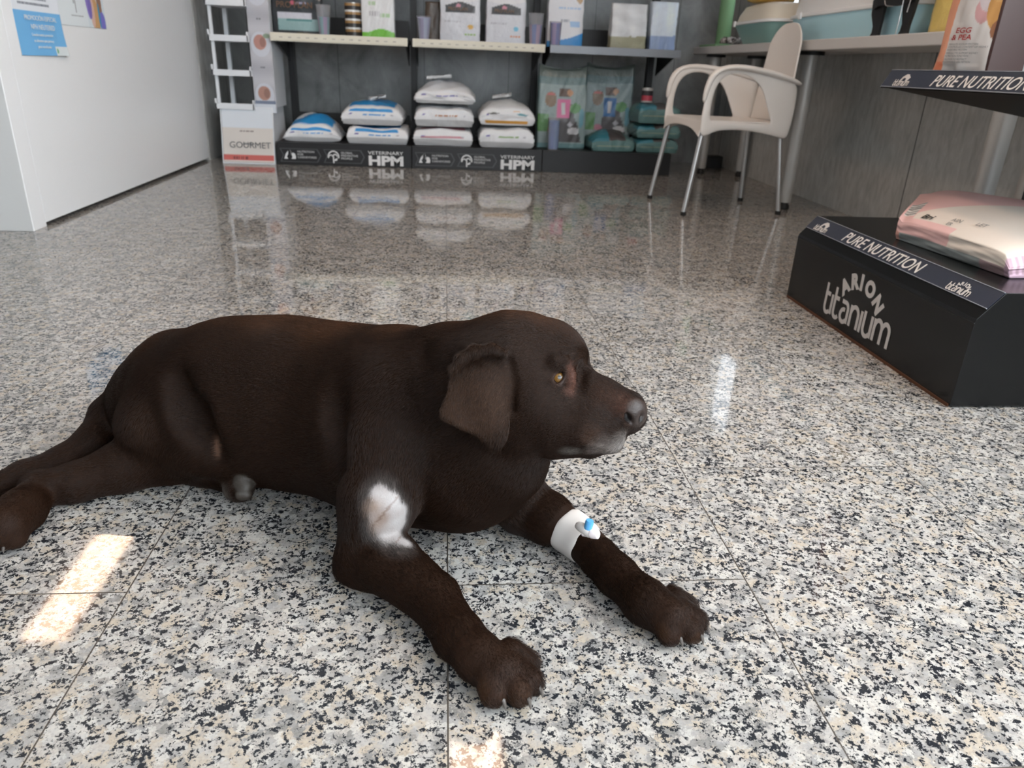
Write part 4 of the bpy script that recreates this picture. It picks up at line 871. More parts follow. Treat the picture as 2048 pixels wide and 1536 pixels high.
# ================================================================ the dog
# round cones: (ax, ay, az, ra, bx, by, bz, rb, blend, flow sign); hair flows a -> b
PR=[(0.02892,0.9478,0.1143,0.1143,-0.007218,0.9631,0.1252,0.1252,0.035,1),
(-0.007218,0.9631,0.1252,0.1252,-0.07343,0.9879,0.1341,0.1341,0.035,1),
(-0.07343,0.9879,0.1341,0.1341,-0.1616,1.05,0.1259,0.1259,0.035,1),
(-0.1616,1.05,0.1259,0.1259,-0.2507,1.081,0.1258,0.1258,0.035,1),
(-0.2507,1.081,0.1258,0.1258,-0.3315,1.097,0.1212,0.1212,0.035,1),
(-0.3315,1.097,0.1212,0.1212,-0.4286,1.16,0.1013,0.1013,0.035,1),
(-0.4286,1.16,0.1013,0.1013,-0.4778,1.169,0.08221,0.07714,0.03,1),
(0.06149,0.8912,0.2575,0.06395,0.009854,0.9164,0.2279,0.07536,0.03,1),
(0.009854,0.9164,0.2279,0.07536,-0.05642,0.9575,0.1814,0.09752,0.03,1),
(0.0914,0.8706,0.2037,0.05379,0.06678,0.8708,0.1479,0.06561,0.03,1),
(0.06678,0.8708,0.1479,0.06561,0.02739,0.8823,0.1148,0.07513,0.03,1),
(-0.06076,0.9209,0.2095,0.06424,-0.0762,0.8794,0.1478,0.05861,0.02,1),
(-0.0762,0.8794,0.1478,0.05861,-0.08524,0.8279,0.1026,0.0465,0.02,1),
(-0.08524,0.8279,0.1026,0.0465,-0.1038,0.8016,0.03491,0.03491,0.02,1),
(-0.1035,0.7983,0.03416,0.03416,-0.07219,0.7821,0.03937,0.03937,0.008,1),
(-0.07219,0.7821,0.03937,0.03937,-0.01254,0.7202,0.03015,0.03015,0.008,1),
(-0.01254,0.7202,0.03015,0.03015,0.01494,0.6615,0.02675,0.02675,0.008,1),
(0.01494,0.6615,0.02675,0.02675,0.03912,0.6265,0.02527,0.02527,0.008,1),
(0.03912,0.6265,0.02527,0.02527,0.0589,0.6082,0.02375,0.02375,0.008,1),
(-0.122,0.7986,0.01943,0.01943,-0.09816,0.7846,0.02175,0.02175,0.01,1),
(0.0859,0.9156,0.07864,0.05017,0.1124,0.9114,0.04065,0.04065,0.01,1),
(0.1124,0.9114,0.04065,0.04065,0.1458,0.8832,0.03489,0.03489,0.01,1),
(0.1458,0.8832,0.03489,0.03489,0.1839,0.8485,0.02779,0.02779,0.01,1),
(0.1839,0.8485,0.02779,0.02779,0.2207,0.765,0.0252,0.0252,0.01,1),
(0.2207,0.765,0.0252,0.0252,0.2456,0.7119,0.02582,0.02582,0.01,1),
(0.2456,0.7119,0.02582,0.02582,0.268,0.6837,0.02396,0.02396,0.01,1),
(-0.4048,1.092,0.1231,0.07844,-0.4299,1.07,0.0906,0.06843,0.02,1),
(-0.4299,1.07,0.0906,0.06843,-0.4206,1.066,0.05496,0.05496,0.02,1),
(-0.4018,1.05,0.1007,0.0489,-0.3831,1.026,0.07599,0.0409,0.02,1),
(-0.4245,1.061,0.0532,0.0532,-0.4881,1.034,0.03831,0.03831,0.012,1),
(-0.4881,1.034,0.03831,0.03831,-0.5488,1.002,0.02831,0.02831,0.012,1),
(-0.5488,1.002,0.02831,0.02831,-0.5931,0.9923,0.02433,0.02433,0.012,1),
(-0.5671,0.9863,0.04294,0.01461,-0.5989,0.991,0.03373,0.01908,0.008,1),
(-0.5912,0.9857,0.02493,0.02493,-0.5875,0.9305,0.02794,0.02794,0.01,1),
(-0.5875,0.9305,0.02794,0.02794,-0.5876,0.8872,0.03086,0.03086,0.01,1),
(-0.3898,1.055,0.01417,0.02374,-0.3453,1.025,0.03113,0.02313,0.008,1),
(-0.3453,1.025,0.03113,0.02313,-0.3176,1.013,0.02302,0.02302,0.008,1),
(-0.5246,1.175,0.08501,0.04025,-0.5557,1.163,0.06289,0.03006,0.012,1),
(-0.5557,1.163,0.06289,0.03006,-0.5656,1.116,0.04053,0.02597,0.012,1),
(-0.5656,1.116,0.04053,0.02597,-0.5985,1.079,0.02294,0.02294,0.012,1),
(-0.5985,1.079,0.02294,0.02294,-0.6405,1.041,0.01991,0.01991,0.012,1),
(-0.6405,1.041,0.01991,0.01991,-0.6817,0.9962,0.01694,0.01694,0.012,1),
(-0.6817,0.9962,0.01694,0.01694,-0.7194,0.9761,0.01301,0.01301,0.012,1),
(0.1385,0.8714,0.2798,0.03962,0.1247,0.8781,0.2743,0.05536,0.02,1),
(0.1247,0.8781,0.2743,0.05536,0.08978,0.8817,0.2671,0.06716,0.02,1),
(0.08978,0.8817,0.2671,0.06716,0.05472,0.8856,0.2555,0.06362,0.02,1),
(0.1656,0.8978,0.2837,0.01574,0.1404,0.8841,0.2969,0.0257,0.012,1),
(0.1488,0.845,0.297,0.01485,0.1243,0.8557,0.2907,0.02502,0.012,1),
(0.1052,0.8316,0.2432,0.04604,0.06916,0.847,0.2326,0.04805,0.02,1),
(0.1401,0.8246,0.2224,0.03878,0.09757,0.8346,0.2105,0.04173,0.02,1),
(0.2242,0.8205,0.232,0.0269,0.194,0.833,0.2413,0.02767,0.012,1),
(0.194,0.833,0.2413,0.02767,0.1573,0.8465,0.2517,0.03288,0.012,1),
(0.1573,0.8465,0.2517,0.03288,0.1293,0.8548,0.257,0.03933,0.012,1),
(0.1979,0.7956,0.2139,0.02208,0.1716,0.8036,0.2189,0.02954,0.01,1),
(0.1716,0.8036,0.2189,0.02954,0.1355,0.8135,0.2209,0.03403,0.01,1),
(0.2089,0.8258,0.2027,0.02161,0.1851,0.8379,0.2052,0.03077,0.01,1),
(0.1851,0.8379,0.2052,0.03077,0.1447,0.8501,0.2064,0.03552,0.01,1),
(0.2095,0.8019,0.1981,0.01058,0.1807,0.8082,0.1935,0.01501,0.008,1),
(0.1807,0.8082,0.1935,0.01501,0.1386,0.8225,0.1918,0.02403,0.008,1),
(0.2322,0.8166,0.2324,0.01808,0.223,0.8196,0.2296,0.02064,0.004,1),
(0.0461,0.6044,0.027,0.01575,0.05191,0.5861,0.0165,0.01491,0.0018,1),
(0.05427,0.6129,0.027,0.01575,0.07776,0.5858,0.0165,0.01491,0.0018,1),
(0.06353,0.6226,0.027,0.01575,0.09159,0.6002,0.0165,0.01491,0.0018,1),
(0.07171,0.6311,0.027,0.01575,0.09015,0.626,0.0165,0.01491,0.0018,1),
(0.2568,0.6848,0.027,0.01575,0.2648,0.6674,0.0165,0.01491,0.0018,1),
(0.2639,0.6942,0.027,0.01575,0.2905,0.6701,0.0165,0.01491,0.0018,1),
(0.2719,0.7049,0.027,0.01575,0.3025,0.6861,0.0165,0.01491,0.0018,1),
(0.279,0.7144,0.027,0.01575,0.2979,0.7116,0.0165,0.01491,0.0018,1),
(-0.6093,0.9155,0.0297,0.0165,-0.6258,0.9041,0.01815,0.01562,0.0018,1),
(-0.5983,0.9099,0.0297,0.0165,-0.6183,0.8781,0.01815,0.01562,0.0018,1),
(-0.5858,0.9036,0.0297,0.0165,-0.5996,0.8687,0.01815,0.01562,0.0018,1),
(-0.5747,0.898,0.0297,0.0165,-0.5741,0.878,0.01815,0.01562,0.0018,1)]
CLAWS=[[0.0587, 0.5796, 0.019, 0.6196, -0.7988], [0.0846, 0.5793, 0.019, 0.6849, -0.7306], [0.0984, 0.5937, 0.019, 0.759, -0.6532], [0.097, 0.6195, 0.019, 0.8244, -0.585], [0.2723, 0.6617, 0.019, 0.7112, -0.7184], [0.298, 0.6645, 0.019, 0.7679, -0.6428], [0.31, 0.6805, 0.019, 0.8321, -0.5572], [0.3055, 0.7059, 0.019, 0.8888, -0.4816], [-0.6303, 0.8953, 0.0209, -0.5896, -0.8224], [-0.6227, 0.8693, 0.0209, -0.5013, -0.8671], [-0.604, 0.8598, 0.0209, -0.4012, -0.9177], [-0.5786, 0.8692, 0.0209, -0.3128, -0.9624]]
BANDP=[[0.1673, 0.8658, 0.0303, 0.0308], [0.1701, 0.8611, 0.0301, 0.0329], [0.1795, 0.8523, 0.0286, 0.0318], [0.1873, 0.8393, 0.0276, 0.0306], [0.1935, 0.8266, 0.0266, 0.0286], [0.1957, 0.823, 0.0259, 0.0259]]
EAR=[(0.0380,0.0493),(0.0410,0.0327),(0.0398,0.0059),(0.0392,-0.0119),(0.0410,-0.0315),(0.0380,-0.0457),(0.0321,-0.0552),(0.0255,-0.0594),(0.0184,-0.0570),(0.0101,-0.0481),(0.0006,-0.0410),(-0.0083,-0.0380),(-0.0178,-0.0344),(-0.0309,-0.0273),(-0.0404,-0.0214),(-0.0427,-0.0166),(-0.0410,-0.0089),(-0.0368,0.0000),(-0.0332,0.0089),(-0.0315,0.0208),(-0.0291,0.0327),(-0.0232,0.0427),(-0.0148,0.0505),(-0.0036,0.0576),(0.0071,0.0612),(0.0208,0.0629),(0.0315,0.0594)]
ED=[-0.013, -0.9144, 0.4071]
NHAIR=380000
EARFLOW=[(0.0446,0.833,0.3086,0.03,0.0415,0.7814,0.2137,0.03,0.01,1)]
def EARW(U, V):
    return -.022*np.clip((V-.030)/.030, 0, 1)**1.4-2.2*np.clip(U, 0, 1)**2-6.5*np.clip(-U, 0, 1)**2+.0022*np.sin(U*95+V*30)-.10*np.clip(-V-.03, 0, 1)

def smin(a, b, k):
    h = np.clip(.5+.5*(b-a)/k, 0, 1); return b*(1-h)+a*h-k*h*(1-h)
def axis_grid(segs):
    o = [segs[0][0]]
    for a, b, d in segs:
        n = max(1, int(round((b-a)/d))); o += list(np.linspace(a, b, n+1)[1:])
    return np.array(o, np.float32)
gx_ = axis_grid([(-.74, -.06, .0042), (-.06, .262, .0024), (.262, .33, .0026)])
gy_ = axis_grid([(.54, .75, .0026), (.75, .97, .0026), (.97, 1.28, .0045)])
gz_ = axis_grid([(-.006, .36, .0026)])
SH = (len(gx_), len(gy_), len(gz_)); D = np.full(SH, .05, np.float32)
def window(lo, hi):
    s = []
    for g, a, b in zip((gx_, gy_, gz_), lo, hi): s.append(slice(max(0, np.searchsorted(g, a)-1), min(len(g), np.searchsorted(g, b)+1)))
    return tuple(s)
def coords(s): return np.meshgrid(gx_[s[0]], gy_[s[1]], gz_[s[2]], indexing='ij', sparse=True)
def cone_d(X, Y, Z, p):
    a = p[0:3]; b = p[4:7]; ba = [b[i]-a[i] for i in range(3)]; L2 = sum(q*q for q in ba)+1e-12
    t = np.clip(((X-a[0])*ba[0]+(Y-a[1])*ba[1]+(Z-a[2])*ba[2])/L2, 0, 1)
    return np.sqrt((X-a[0]-t*ba[0])**2+(Y-a[1]-t*ba[1])**2+(Z-a[2]-t*ba[2])**2)-(p[3]+t*(p[7]-p[3]))
def put(p, op='add'):
    m = max(p[3], p[7])+p[8]+.02; lo = [min(p[i], p[4+i])-m for i in range(3)]; hi = [max(p[i], p[4+i])+m for i in range(3)]
    s = window(lo, hi); X, Y, Z = coords(s); d = cone_d(X, Y, Z, p).astype(np.float32)
    if op == 'add': D[s] = smin(D[s], d, p[8])
    else: D[s] = -smin(-D[s], d, p[8])
def ball(x, y, z, r, k, op): put((x, y, z, r, x, y, z, r, k, 1), op)
for p in PR: put(p)
# shaping details ------------------------------------------------
EYE = Vector((0.1379, 0.8247, 0.2766)); 
put((-0.3077,0.9877,0.0292,0.02252,-0.3077,0.9877,0.0292,0.02252,0.006,1),'add')
put((-0.2991,0.9769,0.0442,0.01259,-0.2927,0.9717,0.0387,0.01109,0.003,1),'add')
put((-0.2986,0.9632,0.0303,0.0103,-0.2898,0.9619,0.0293,0.00809,0.002,1),'add')
put((-0.3206,0.9947,0.0477,0.00899,-0.3206,0.9947,0.0477,0.00899,0.003,1),'add')
put((-0.304,0.9951,0.0473,0.00901,-0.304,0.9951,0.0473,0.00901,0.003,1),'add')
put((-0.2877,0.9835,0.0367,0.00747,-0.2877,0.9835,0.0367,0.00747,0.003,1),'add')
put((-0.3272,0.9934,0.0381,0.00901,-0.3272,0.9934,0.0381,0.00901,0.003,1),'add')
put((0.1363,0.8112,0.2817,0.01022,0.1363,0.8112,0.2817,0.01022,0.004,1),'cut')
put((0.1512,0.8256,0.2829,0.00794,0.1531,0.8206,0.2718,0.00855,0.006,1),'add')
put((0.1444,0.8188,0.2905,0.00242,0.146,0.8173,0.2873,0.00242,0.003,1),'add')
put((0.146,0.8173,0.2873,0.00242,0.1451,0.8152,0.2824,0.00242,0.003,1),'add')
put((0.1451,0.8152,0.2824,0.00242,0.1418,0.8132,0.2769,0.00242,0.003,1),'add')
put((0.1418,0.8132,0.2769,0.00242,0.1371,0.8117,0.2724,0.00242,0.003,1),'add')
put((0.1371,0.8117,0.2724,0.00242,0.1321,0.8112,0.2701,0.00242,0.003,1),'add')
put((0.1321,0.8112,0.2701,0.00242,0.1283,0.8118,0.2706,0.00242,0.003,1),'add')
put((0.1283,0.8118,0.2706,0.00242,0.1266,0.8134,0.2738,0.00242,0.003,1),'add')
put((0.1266,0.8134,0.2738,0.00242,0.1276,0.8154,0.2788,0.00242,0.003,1),'add')
put((0.1276,0.8154,0.2788,0.00242,0.1309,0.8175,0.2842,0.00242,0.003,1),'add')
put((0.1309,0.8175,0.2842,0.00242,0.1356,0.8189,0.2887,0.00242,0.003,1),'add')
put((0.1356,0.8189,0.2887,0.00242,0.1406,0.8194,0.291,0.00242,0.003,1),'add')
put((0.1406,0.8194,0.291,0.00242,0.1444,0.8188,0.2905,0.00242,0.003,1),'add')
put((0.1251,0.822,0.2889,0.00484,0.1332,0.8233,0.2988,0.00543,0.008,1),'add')
put((0.1332,0.8233,0.2988,0.00543,0.1441,0.8234,0.3015,0.00483,0.008,1),'add')
put((0.0086,0.812,0.2923,0.00473,0.0203,0.8143,0.3054,0.0059,0.007,1),'add')
put((0.0203,0.8143,0.3054,0.0059,0.0338,0.8162,0.313,0.00649,0.007,1),'add')
put((0.0338,0.8162,0.313,0.00649,0.0556,0.8177,0.3164,0.00591,0.007,1),'add')
put((0.0556,0.8177,0.3164,0.00591,0.0695,0.8183,0.3106,0.00475,0.007,1),'add')
put((0.2208,0.7998,0.2378,0.00489,0.2224,0.7968,0.2338,0.00427,0.0015,1),'cut')
put((0.2224,0.7968,0.2338,0.00427,0.2274,0.7949,0.2293,0.00275,0.0015,1),'cut')
put((0.2406,0.8009,0.2359,0.00368,0.2385,0.7975,0.23,0.00276,0.0015,1),'cut')
put((0.2304,0.7926,0.2195,0.00153,0.217,0.7795,0.2113,0.00182,0.004,1),'cut')
put((0.217,0.7795,0.2113,0.00182,0.201,0.7724,0.209,0.00192,0.004,1),'cut')
put((0.201,0.7724,0.209,0.00192,0.1834,0.7719,0.2141,0.00179,0.004,1),'cut')
put((0.1834,0.7719,0.2141,0.00179,0.1672,0.773,0.223,0.00149,0.004,1),'cut')
put((0.1869,0.7769,0.1985,0.00303,0.1625,0.7788,0.2024,0.00362,0.006,1),'cut')
put((0.1692,0.836,0.2807,0.00619,0.1635,0.8146,0.2678,0.00487,0.012,1),'cut')
put((0.077,0.8176,0.3007,0.00537,0.0806,0.8016,0.2797,0.00592,0.006,1),'cut')
put((0.0806,0.8016,0.2797,0.00592,0.0801,0.7954,0.2499,0.00477,0.006,1),'cut')
put((-0.0329,0.8794,0.2972,0.0088,-0.0401,0.802,0.263,0.00943,0.025,1),'cut')
put((-0.0401,0.802,0.263,0.00943,-0.0231,0.7671,0.2215,0.00928,0.025,1),'cut')
put((-0.0231,0.7671,0.2215,0.00928,-0.0057,0.7594,0.1723,0.00826,0.025,1),'cut')
put((-0.1522,0.9097,0.2642,0.00649,-0.1433,0.8815,0.2058,0.00777,0.03,1),'cut')
put((-0.1433,0.8815,0.2058,0.00777,-0.1292,0.8538,0.1399,0.00909,0.03,1),'cut')
put((-0.38,1.0099,0.1909,0.0129,-0.3557,0.9808,0.1492,0.01565,0.035,1),'cut')
put((-0.3557,0.9808,0.1492,0.01565,-0.3297,0.9652,0.0987,0.01219,0.035,1),'cut')
# ear: a curved flap of leather hanging on the near side of the head
cam_o = Vector((0, 0, H))
def pix(x, y, zc): return cam_o+(fw+rr*((x-1024)/1478.83)-uu*((y-768)/1478.83))*zc
EC = Vector((0.0354, 0.7989, 0.258))                      # middle of the flap
eu, ev, en = Vector((.9925, -.1220, .0)).normalized(), None, None
view = (EC-cam_o).normalized(); eu = (rr-view*rr.dot(view)).normalized(); ev = -view.cross(eu)*-1; ev = eu.cross(view)*1; en = -view
if ev.z < 0: ev = -ev
EARP = np.array(EAR)
def poly_sd(px, py, poly):
    d = np.full(px.shape, 1e9, np.float32); s = np.ones(px.shape, np.float32); n = len(poly)
    for i in range(n):
        a = poly[i]; b = poly[i-1]; ex, ey = b[0]-a[0], b[1]-a[1]; wx, wy = px-a[0], py-a[1]
        t = np.clip((wx*ex+wy*ey)/(ex*ex+ey*ey), 0, 1); d = np.minimum(d, (wx-ex*t)**2+(wy-ey*t)**2)
        c1 = py >= a[1]; c2 = py < b[1]; c3 = ex*wy > ey*wx
        k = (c1 & c2 & c3) | (~c1 & ~c2 & ~c3); s[k] *= -1
    return s*np.sqrt(d)
s = window((EC.x-.085, EC.y-.075, EC.z-.105), (EC.x+.085, EC.y+.075, EC.z+.105)); X, Y, Z = coords(s)
X, Y, Z = np.broadcast_arrays(X-EC.x, Y-EC.y, Z-EC.z)
U = X*eu.x+Y*eu.y+Z*eu.z; V_ = X*ev.x+Y*ev.y+Z*ev.z; W_ = X*en.x+Y*en.y+Z*en.z
ed = poly_sd(U, V_, EARP)
w0 = EARW(U, V_)
e1 = np.maximum(ed+.0022, np.abs(W_-w0)-.0012); dd = np.where((ed+.0022 > 0) & (np.abs(W_-w0)-.0012 > 0), np.hypot(np.maximum(ed+.0022, 0), np.maximum(np.abs(W_-w0)-.0012, 0)), e1)-.0024
kk = .002+.016*np.clip((V_-.040)/.03, 0, 1)
h_ = np.clip(.5+.5*(dd-D[s])/kk, 0, 1); D[s] = (dd*(1-h_)+D[s]*h_-kk*h_*(1-h_)).astype(np.float32)
# the floor flattens what rests on it
D = np.maximum(D, -(gz_[None, None, :]-.0012))
# ---- surface nets -> one continuous skin
def surface_nets(D, gx, gy, gz):
    neg = D < 0; c = np.zeros(tuple(n-1 for n in D.shape), np.int8)
    for i in (0, 1):
        for j in (0, 1):
            for k in (0, 1): c += neg[i:i+c.shape[0], j:j+c.shape[1], k:k+c.shape[2]]
    I, J, K = np.nonzero((c > 0) & (c < 8)); n = len(I); idx = np.full(c.shape, -1, np.int32); idx[I, J, K] = np.arange(n)
    acc = np.zeros((n, 3)); cnt = np.zeros(n)
    cor = [(i, j, k) for i in (0, 1) for j in (0, 1) for k in (0, 1)]
    for a in cor:
        for b in cor:
            if sum(abs(p-q) for p, q in zip(a, b)) != 1 or a > b: continue
            da = D[I+a[0], J+a[1], K+a[2]]; db = D[I+b[0], J+b[1], K+b[2]]; m = (da < 0) != (db < 0)
            t = np.where(m, da/np.where(m, da-db, 1), 0)
            A = np.stack([gx[I+a[0]], gy[J+a[1]], gz[K+a[2]]], 1); B = np.stack([gx[I+b[0]], gy[J+b[1]], gz[K+b[2]]], 1)
            acc += np.where(m[:, None], A+(B-A)*t[:, None], 0); cnt += m
    V = acc/cnt[:, None]; F = []
    for ax in range(3):
        sl0 = [slice(1, -1)]*3; sl1 = [slice(1, -1)]*3; sl0[ax] = slice(0, -1); sl1[ax] = slice(1, None)
        a, b = neg[tuple(sl0)], neg[tuple(sl1)]; P_ = np.argwhere(a != b)
        off = [1, 1, 1]; off[ax] = 0; P_ = P_+np.array(off); flip = neg[P_[:, 0], P_[:, 1], P_[:, 2]]
        o1, o2 = [q for q in range(3) if q != ax]; q = []
        for (u_, v_) in ((1, 1), (0, 1), (0, 0), (1, 0)):
            Q = P_.copy(); Q[:, o1] -= u_; Q[:, o2] -= v_; q.append(idx[Q[:, 0], Q[:, 1], Q[:, 2]])
        q = np.stack(q, 1)
        if ax == 1: flip = ~flip
        q[~flip] = q[~flip][:, ::-1]; F.append(q)
    return V, np.vstack(F)
DV, DF = surface_nets(D, gx_, gy_, gz_)
# ---- relax the skin a little
def relax(V, F, it, lam=.5):
    E_ = np.vstack([F[:, [0, 1]], F[:, [1, 2]], F[:, [2, 3]], F[:, [3, 0]]]); E_ = np.vstack([E_, E_[:, ::-1]])
    deg = np.bincount(E_[:, 0], minlength=len(V))[:, None]
    for _ in range(it):
        S_ = np.stack([np.bincount(E_[:, 0], V[E_[:, 1], i], minlength=len(V)) for i in range(3)], 1); V = V+lam*(S_/np.maximum(deg, 1)-V)
    return V
DV = relax(DV, DF, 3)
print('dog', len(DV), len(DF))
# ---- coat colours: markings, plus light painted on back, head top and thigh
COAT = np.array([.0155, .0064, .0030])
col = np.tile(COAT, (len(DV), 1)); skin = np.zeros(len(DV)); hl = np.full(len(DV), .0085)
vn = wob(DV*np.array([1, 1, 1.]), 5, 14); vf = wob(DV, 6, 45)
col *= (1+.16*vn)[:, None]
def spot(c, r, colr, soft=.35, bare=0, hlen=None, amt=1, sq=(1, 1, 1)):
    d = np.sqrt((((DV-np.array(c))/np.array(sq))**2).sum(1))/r; f = np.clip((1-d+.10*vf)/soft, 0, 1)*amt
    col[:] = col*(1-f[:, None])+np.array(colr)*f[:, None]
    if bare: skin[:] = np.maximum(skin, np.clip((f-.35)*4, 0, 1)*bare)
    if hlen is not None: hl[:] = hl*(1-f)+hlen*f
spot((0.091,0.92,0.3181),0.0623,(.066,.0275,.0125),amt=0.8,soft=1.0)  # overhead light painted into the coat along head and back
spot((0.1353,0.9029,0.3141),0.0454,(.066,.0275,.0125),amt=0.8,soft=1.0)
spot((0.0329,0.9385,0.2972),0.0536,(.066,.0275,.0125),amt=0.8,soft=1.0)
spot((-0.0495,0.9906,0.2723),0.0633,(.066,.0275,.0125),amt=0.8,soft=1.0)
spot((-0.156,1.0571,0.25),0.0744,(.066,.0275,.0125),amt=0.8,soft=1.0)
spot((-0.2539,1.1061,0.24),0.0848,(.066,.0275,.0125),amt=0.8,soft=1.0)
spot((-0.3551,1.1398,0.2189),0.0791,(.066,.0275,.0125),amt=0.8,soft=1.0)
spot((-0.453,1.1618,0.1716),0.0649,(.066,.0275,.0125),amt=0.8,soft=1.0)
spot((0.1439,0.845,0.2579),0.1195,COAT,hlen=0.0042,amt=1,soft=0.3)
spot((0.0891,0.901,0.3244),0.0514,(.066,.0275,.0125),amt=0.8,soft=1.0)  # more overhead light painted on the head top
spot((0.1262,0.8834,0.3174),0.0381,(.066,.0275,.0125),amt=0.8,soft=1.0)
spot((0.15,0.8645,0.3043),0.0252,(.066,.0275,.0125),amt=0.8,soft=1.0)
spot((0.0323,0.7953,0.2565),0.0651,(.038,.0195,.0115),hlen=0.0036,soft=0.5)
spot((0.0724,0.8401,0.3062),0.0669,(.022,.011,.0065),amt=0.55,soft=0.8)
spot((0.2169,0.8058,0.2471),0.0233,(.060,.025,.016),amt=0.7,soft=0.8,hlen=0.002)
spot((0.1949,0.813,0.2586),0.0245,(.04,.019,.012),amt=0.6,soft=0.8,hlen=0.0025)
spot((0.2122,0.7824,0.2043),0.0243,(.30,.27,.25),amt=0.85,soft=0.9,hlen=0.005)
spot((0.1889,0.7735,0.2037),0.0229,(.24,.20,.18),amt=0.7,soft=0.9,hlen=0.005)
spot((0.1528,0.7834,0.1931),0.017,(.22,.20,.18),amt=0.6,soft=0.9,hlen=0.006)
spot((0.1729,0.7775,0.222),0.018,(.06,.032,.021),amt=0.6,soft=0.9)
spot((0.152,0.8231,0.2925),0.0091,(.105,.045,.031),bare=0.25,soft=1.0,hlen=0.002,amt=0.7)
spot((0.1538,0.8186,0.2826),0.0115,(.105,.045,.031),bare=0.25,soft=1.0,hlen=0.002,amt=0.8)
spot((0.1569,0.814,0.2726),0.0127,(.105,.045,.031),bare=0.25,soft=1.0,hlen=0.002,amt=0.8)
spot((0.1521,0.8106,0.2635),0.0109,(.105,.045,.031),bare=0.25,soft=1.0,hlen=0.002,amt=0.75)
spot((0.1424,0.8114,0.2632),0.0079,(.105,.045,.031),bare=0.25,soft=1.0,hlen=0.002,amt=0.5)
spot((0.1368,0.8137,0.2799),0.0103,(.04,.022,.017),bare=1,soft=0.4)
spot((0.2321,0.808,0.2379),0.021,(.030,.020,.017),bare=1,soft=0.25,hlen=0.0004)
spot((0.2224,0.7991,0.2327),0.0055,(.006,.004,.004),bare=1)
spot((0.2391,0.7984,0.2323),0.0049,(.006,.004,.004),bare=1)
spot((-0.0122,0.7028,0.0445),0.0529,COAT,hlen=0.0055,amt=0.9,soft=0.3)
spot((-0.0746,0.7732,0.0415),0.0566,COAT,hlen=0.0055,amt=0.9,soft=0.3)
spot((0.2217,0.7681,0.0212),0.0584,COAT,hlen=0.0055,amt=0.9,soft=0.3)
spot((0.153,0.8619,0.0456),0.0488,COAT,hlen=0.0055,amt=0.9,soft=0.3)
spot((-0.4901,1.0239,0.0461),0.0682,COAT,hlen=0.0055,amt=0.9,soft=0.3)
spot((-0.5579,1.0186,0.0184),0.0606,COAT,hlen=0.0055,amt=0.9,soft=0.3)
spot((-0.6033,0.9748,0.008),0.0657,COAT,hlen=0.0055,amt=0.9,soft=0.3)
spot((0.0587,0.5895,0.0263),0.0396,(.028,.013,.0075),hlen=0.0028,amt=0.85,soft=0.5)
spot((0.0304,0.6188,0.0371),0.0325,(.028,.013,.0075),hlen=0.0028,amt=0.85,soft=0.5)
spot((0.2703,0.6676,0.0274),0.0382,(.028,.013,.0075),hlen=0.0028,amt=0.85,soft=0.5)
spot((-0.5738,0.8736,0.0336),0.053,(.028,.013,.0075),hlen=0.0028,amt=0.85,soft=0.5)
spot((0.0673,0.6049,0.0385),0.0427,COAT,hlen=0.0026,amt=0.8,soft=0.6)
spot((0.0466,0.6196,0.0427),0.0325,COAT,hlen=0.0026,amt=0.8,soft=0.6)
spot((0.2822,0.678,0.0291),0.0417,COAT,hlen=0.0026,amt=0.8,soft=0.6)
spot((-0.5721,0.8984,0.0407),0.0609,COAT,hlen=0.0026,amt=0.8,soft=0.6)
spot((0.04,0.583,0.0198),0.0157,(.06,.028,.013),amt=0.6,soft=0.9)
spot((0.0792,0.5788,0.0189),0.0147,(.06,.028,.013),amt=0.6,soft=0.9)
spot((0.2498,0.6572,0.024),0.014,(.06,.028,.013),amt=0.6,soft=0.9)
spot((0.2938,0.6591,0.0132),0.0141,(.06,.028,.013),amt=0.6,soft=0.9)
spot((-0.4291,1.0069,0.1221),0.0438,(.034,.017,.010),amt=0.6,soft=0.9)  # brownish highlight painted on the thigh
spot((-0.0778,0.788,0.1384),0.0318,(.13,.12,.115),amt=0.55,soft=0.7,hlen=0.012)
spot((-0.0697,0.7764,0.1134),0.0404,(.13,.12,.115),amt=0.55,soft=0.7,hlen=0.012)
spot((-0.0548,0.7721,0.0943),0.0382,(.13,.12,.115),amt=0.55,soft=0.7,hlen=0.012)
spot((-0.088,0.7706,0.0959),0.0245,(.13,.12,.115),amt=0.55,soft=0.7,hlen=0.012)
spot((-0.079,0.7881,0.1384),0.0147,(.33,.30,.29),bare=1,soft=0.35,hlen=0.0006)
spot((-0.0649,0.7833,0.1305),0.0184,(.33,.30,.29),bare=1,soft=0.35,hlen=0.0006)
spot((-0.0758,0.7769,0.1132),0.0208,(.33,.30,.29),bare=1,soft=0.35,hlen=0.0006)
spot((-0.0511,0.7796,0.1125),0.0197,(.33,.30,.29),bare=1,soft=0.35,hlen=0.0006)
spot((-0.0514,0.7766,0.0926),0.0223,(.33,.30,.29),bare=1,soft=0.35,hlen=0.0006)
spot((-0.0715,0.7683,0.0943),0.0184,(.33,.30,.29),bare=1,soft=0.35,hlen=0.0006)
spot((-0.0429,0.7762,0.0809),0.0149,(.33,.30,.29),bare=1,soft=0.35,hlen=0.0006)
spot((-0.0382,0.7859,0.092),0.0125,(.33,.30,.29),bare=1,soft=0.35,hlen=0.0006)
spot((-0.0862,0.7814,0.1212),0.0184,(.20,.135,.10),bare=0.9,soft=0.9,amt=0.85)
spot((-0.0819,0.7726,0.1017),0.0171,(.20,.135,.10),bare=0.9,soft=0.9,amt=0.85)
spot((-0.074,0.7756,0.1105),0.011,(.20,.135,.10),bare=0.9,soft=0.9,amt=0.85)
spot((-0.0404,0.7814,0.0987),0.0081,(.30,.22,.07),amt=0.8,bare=0.8)
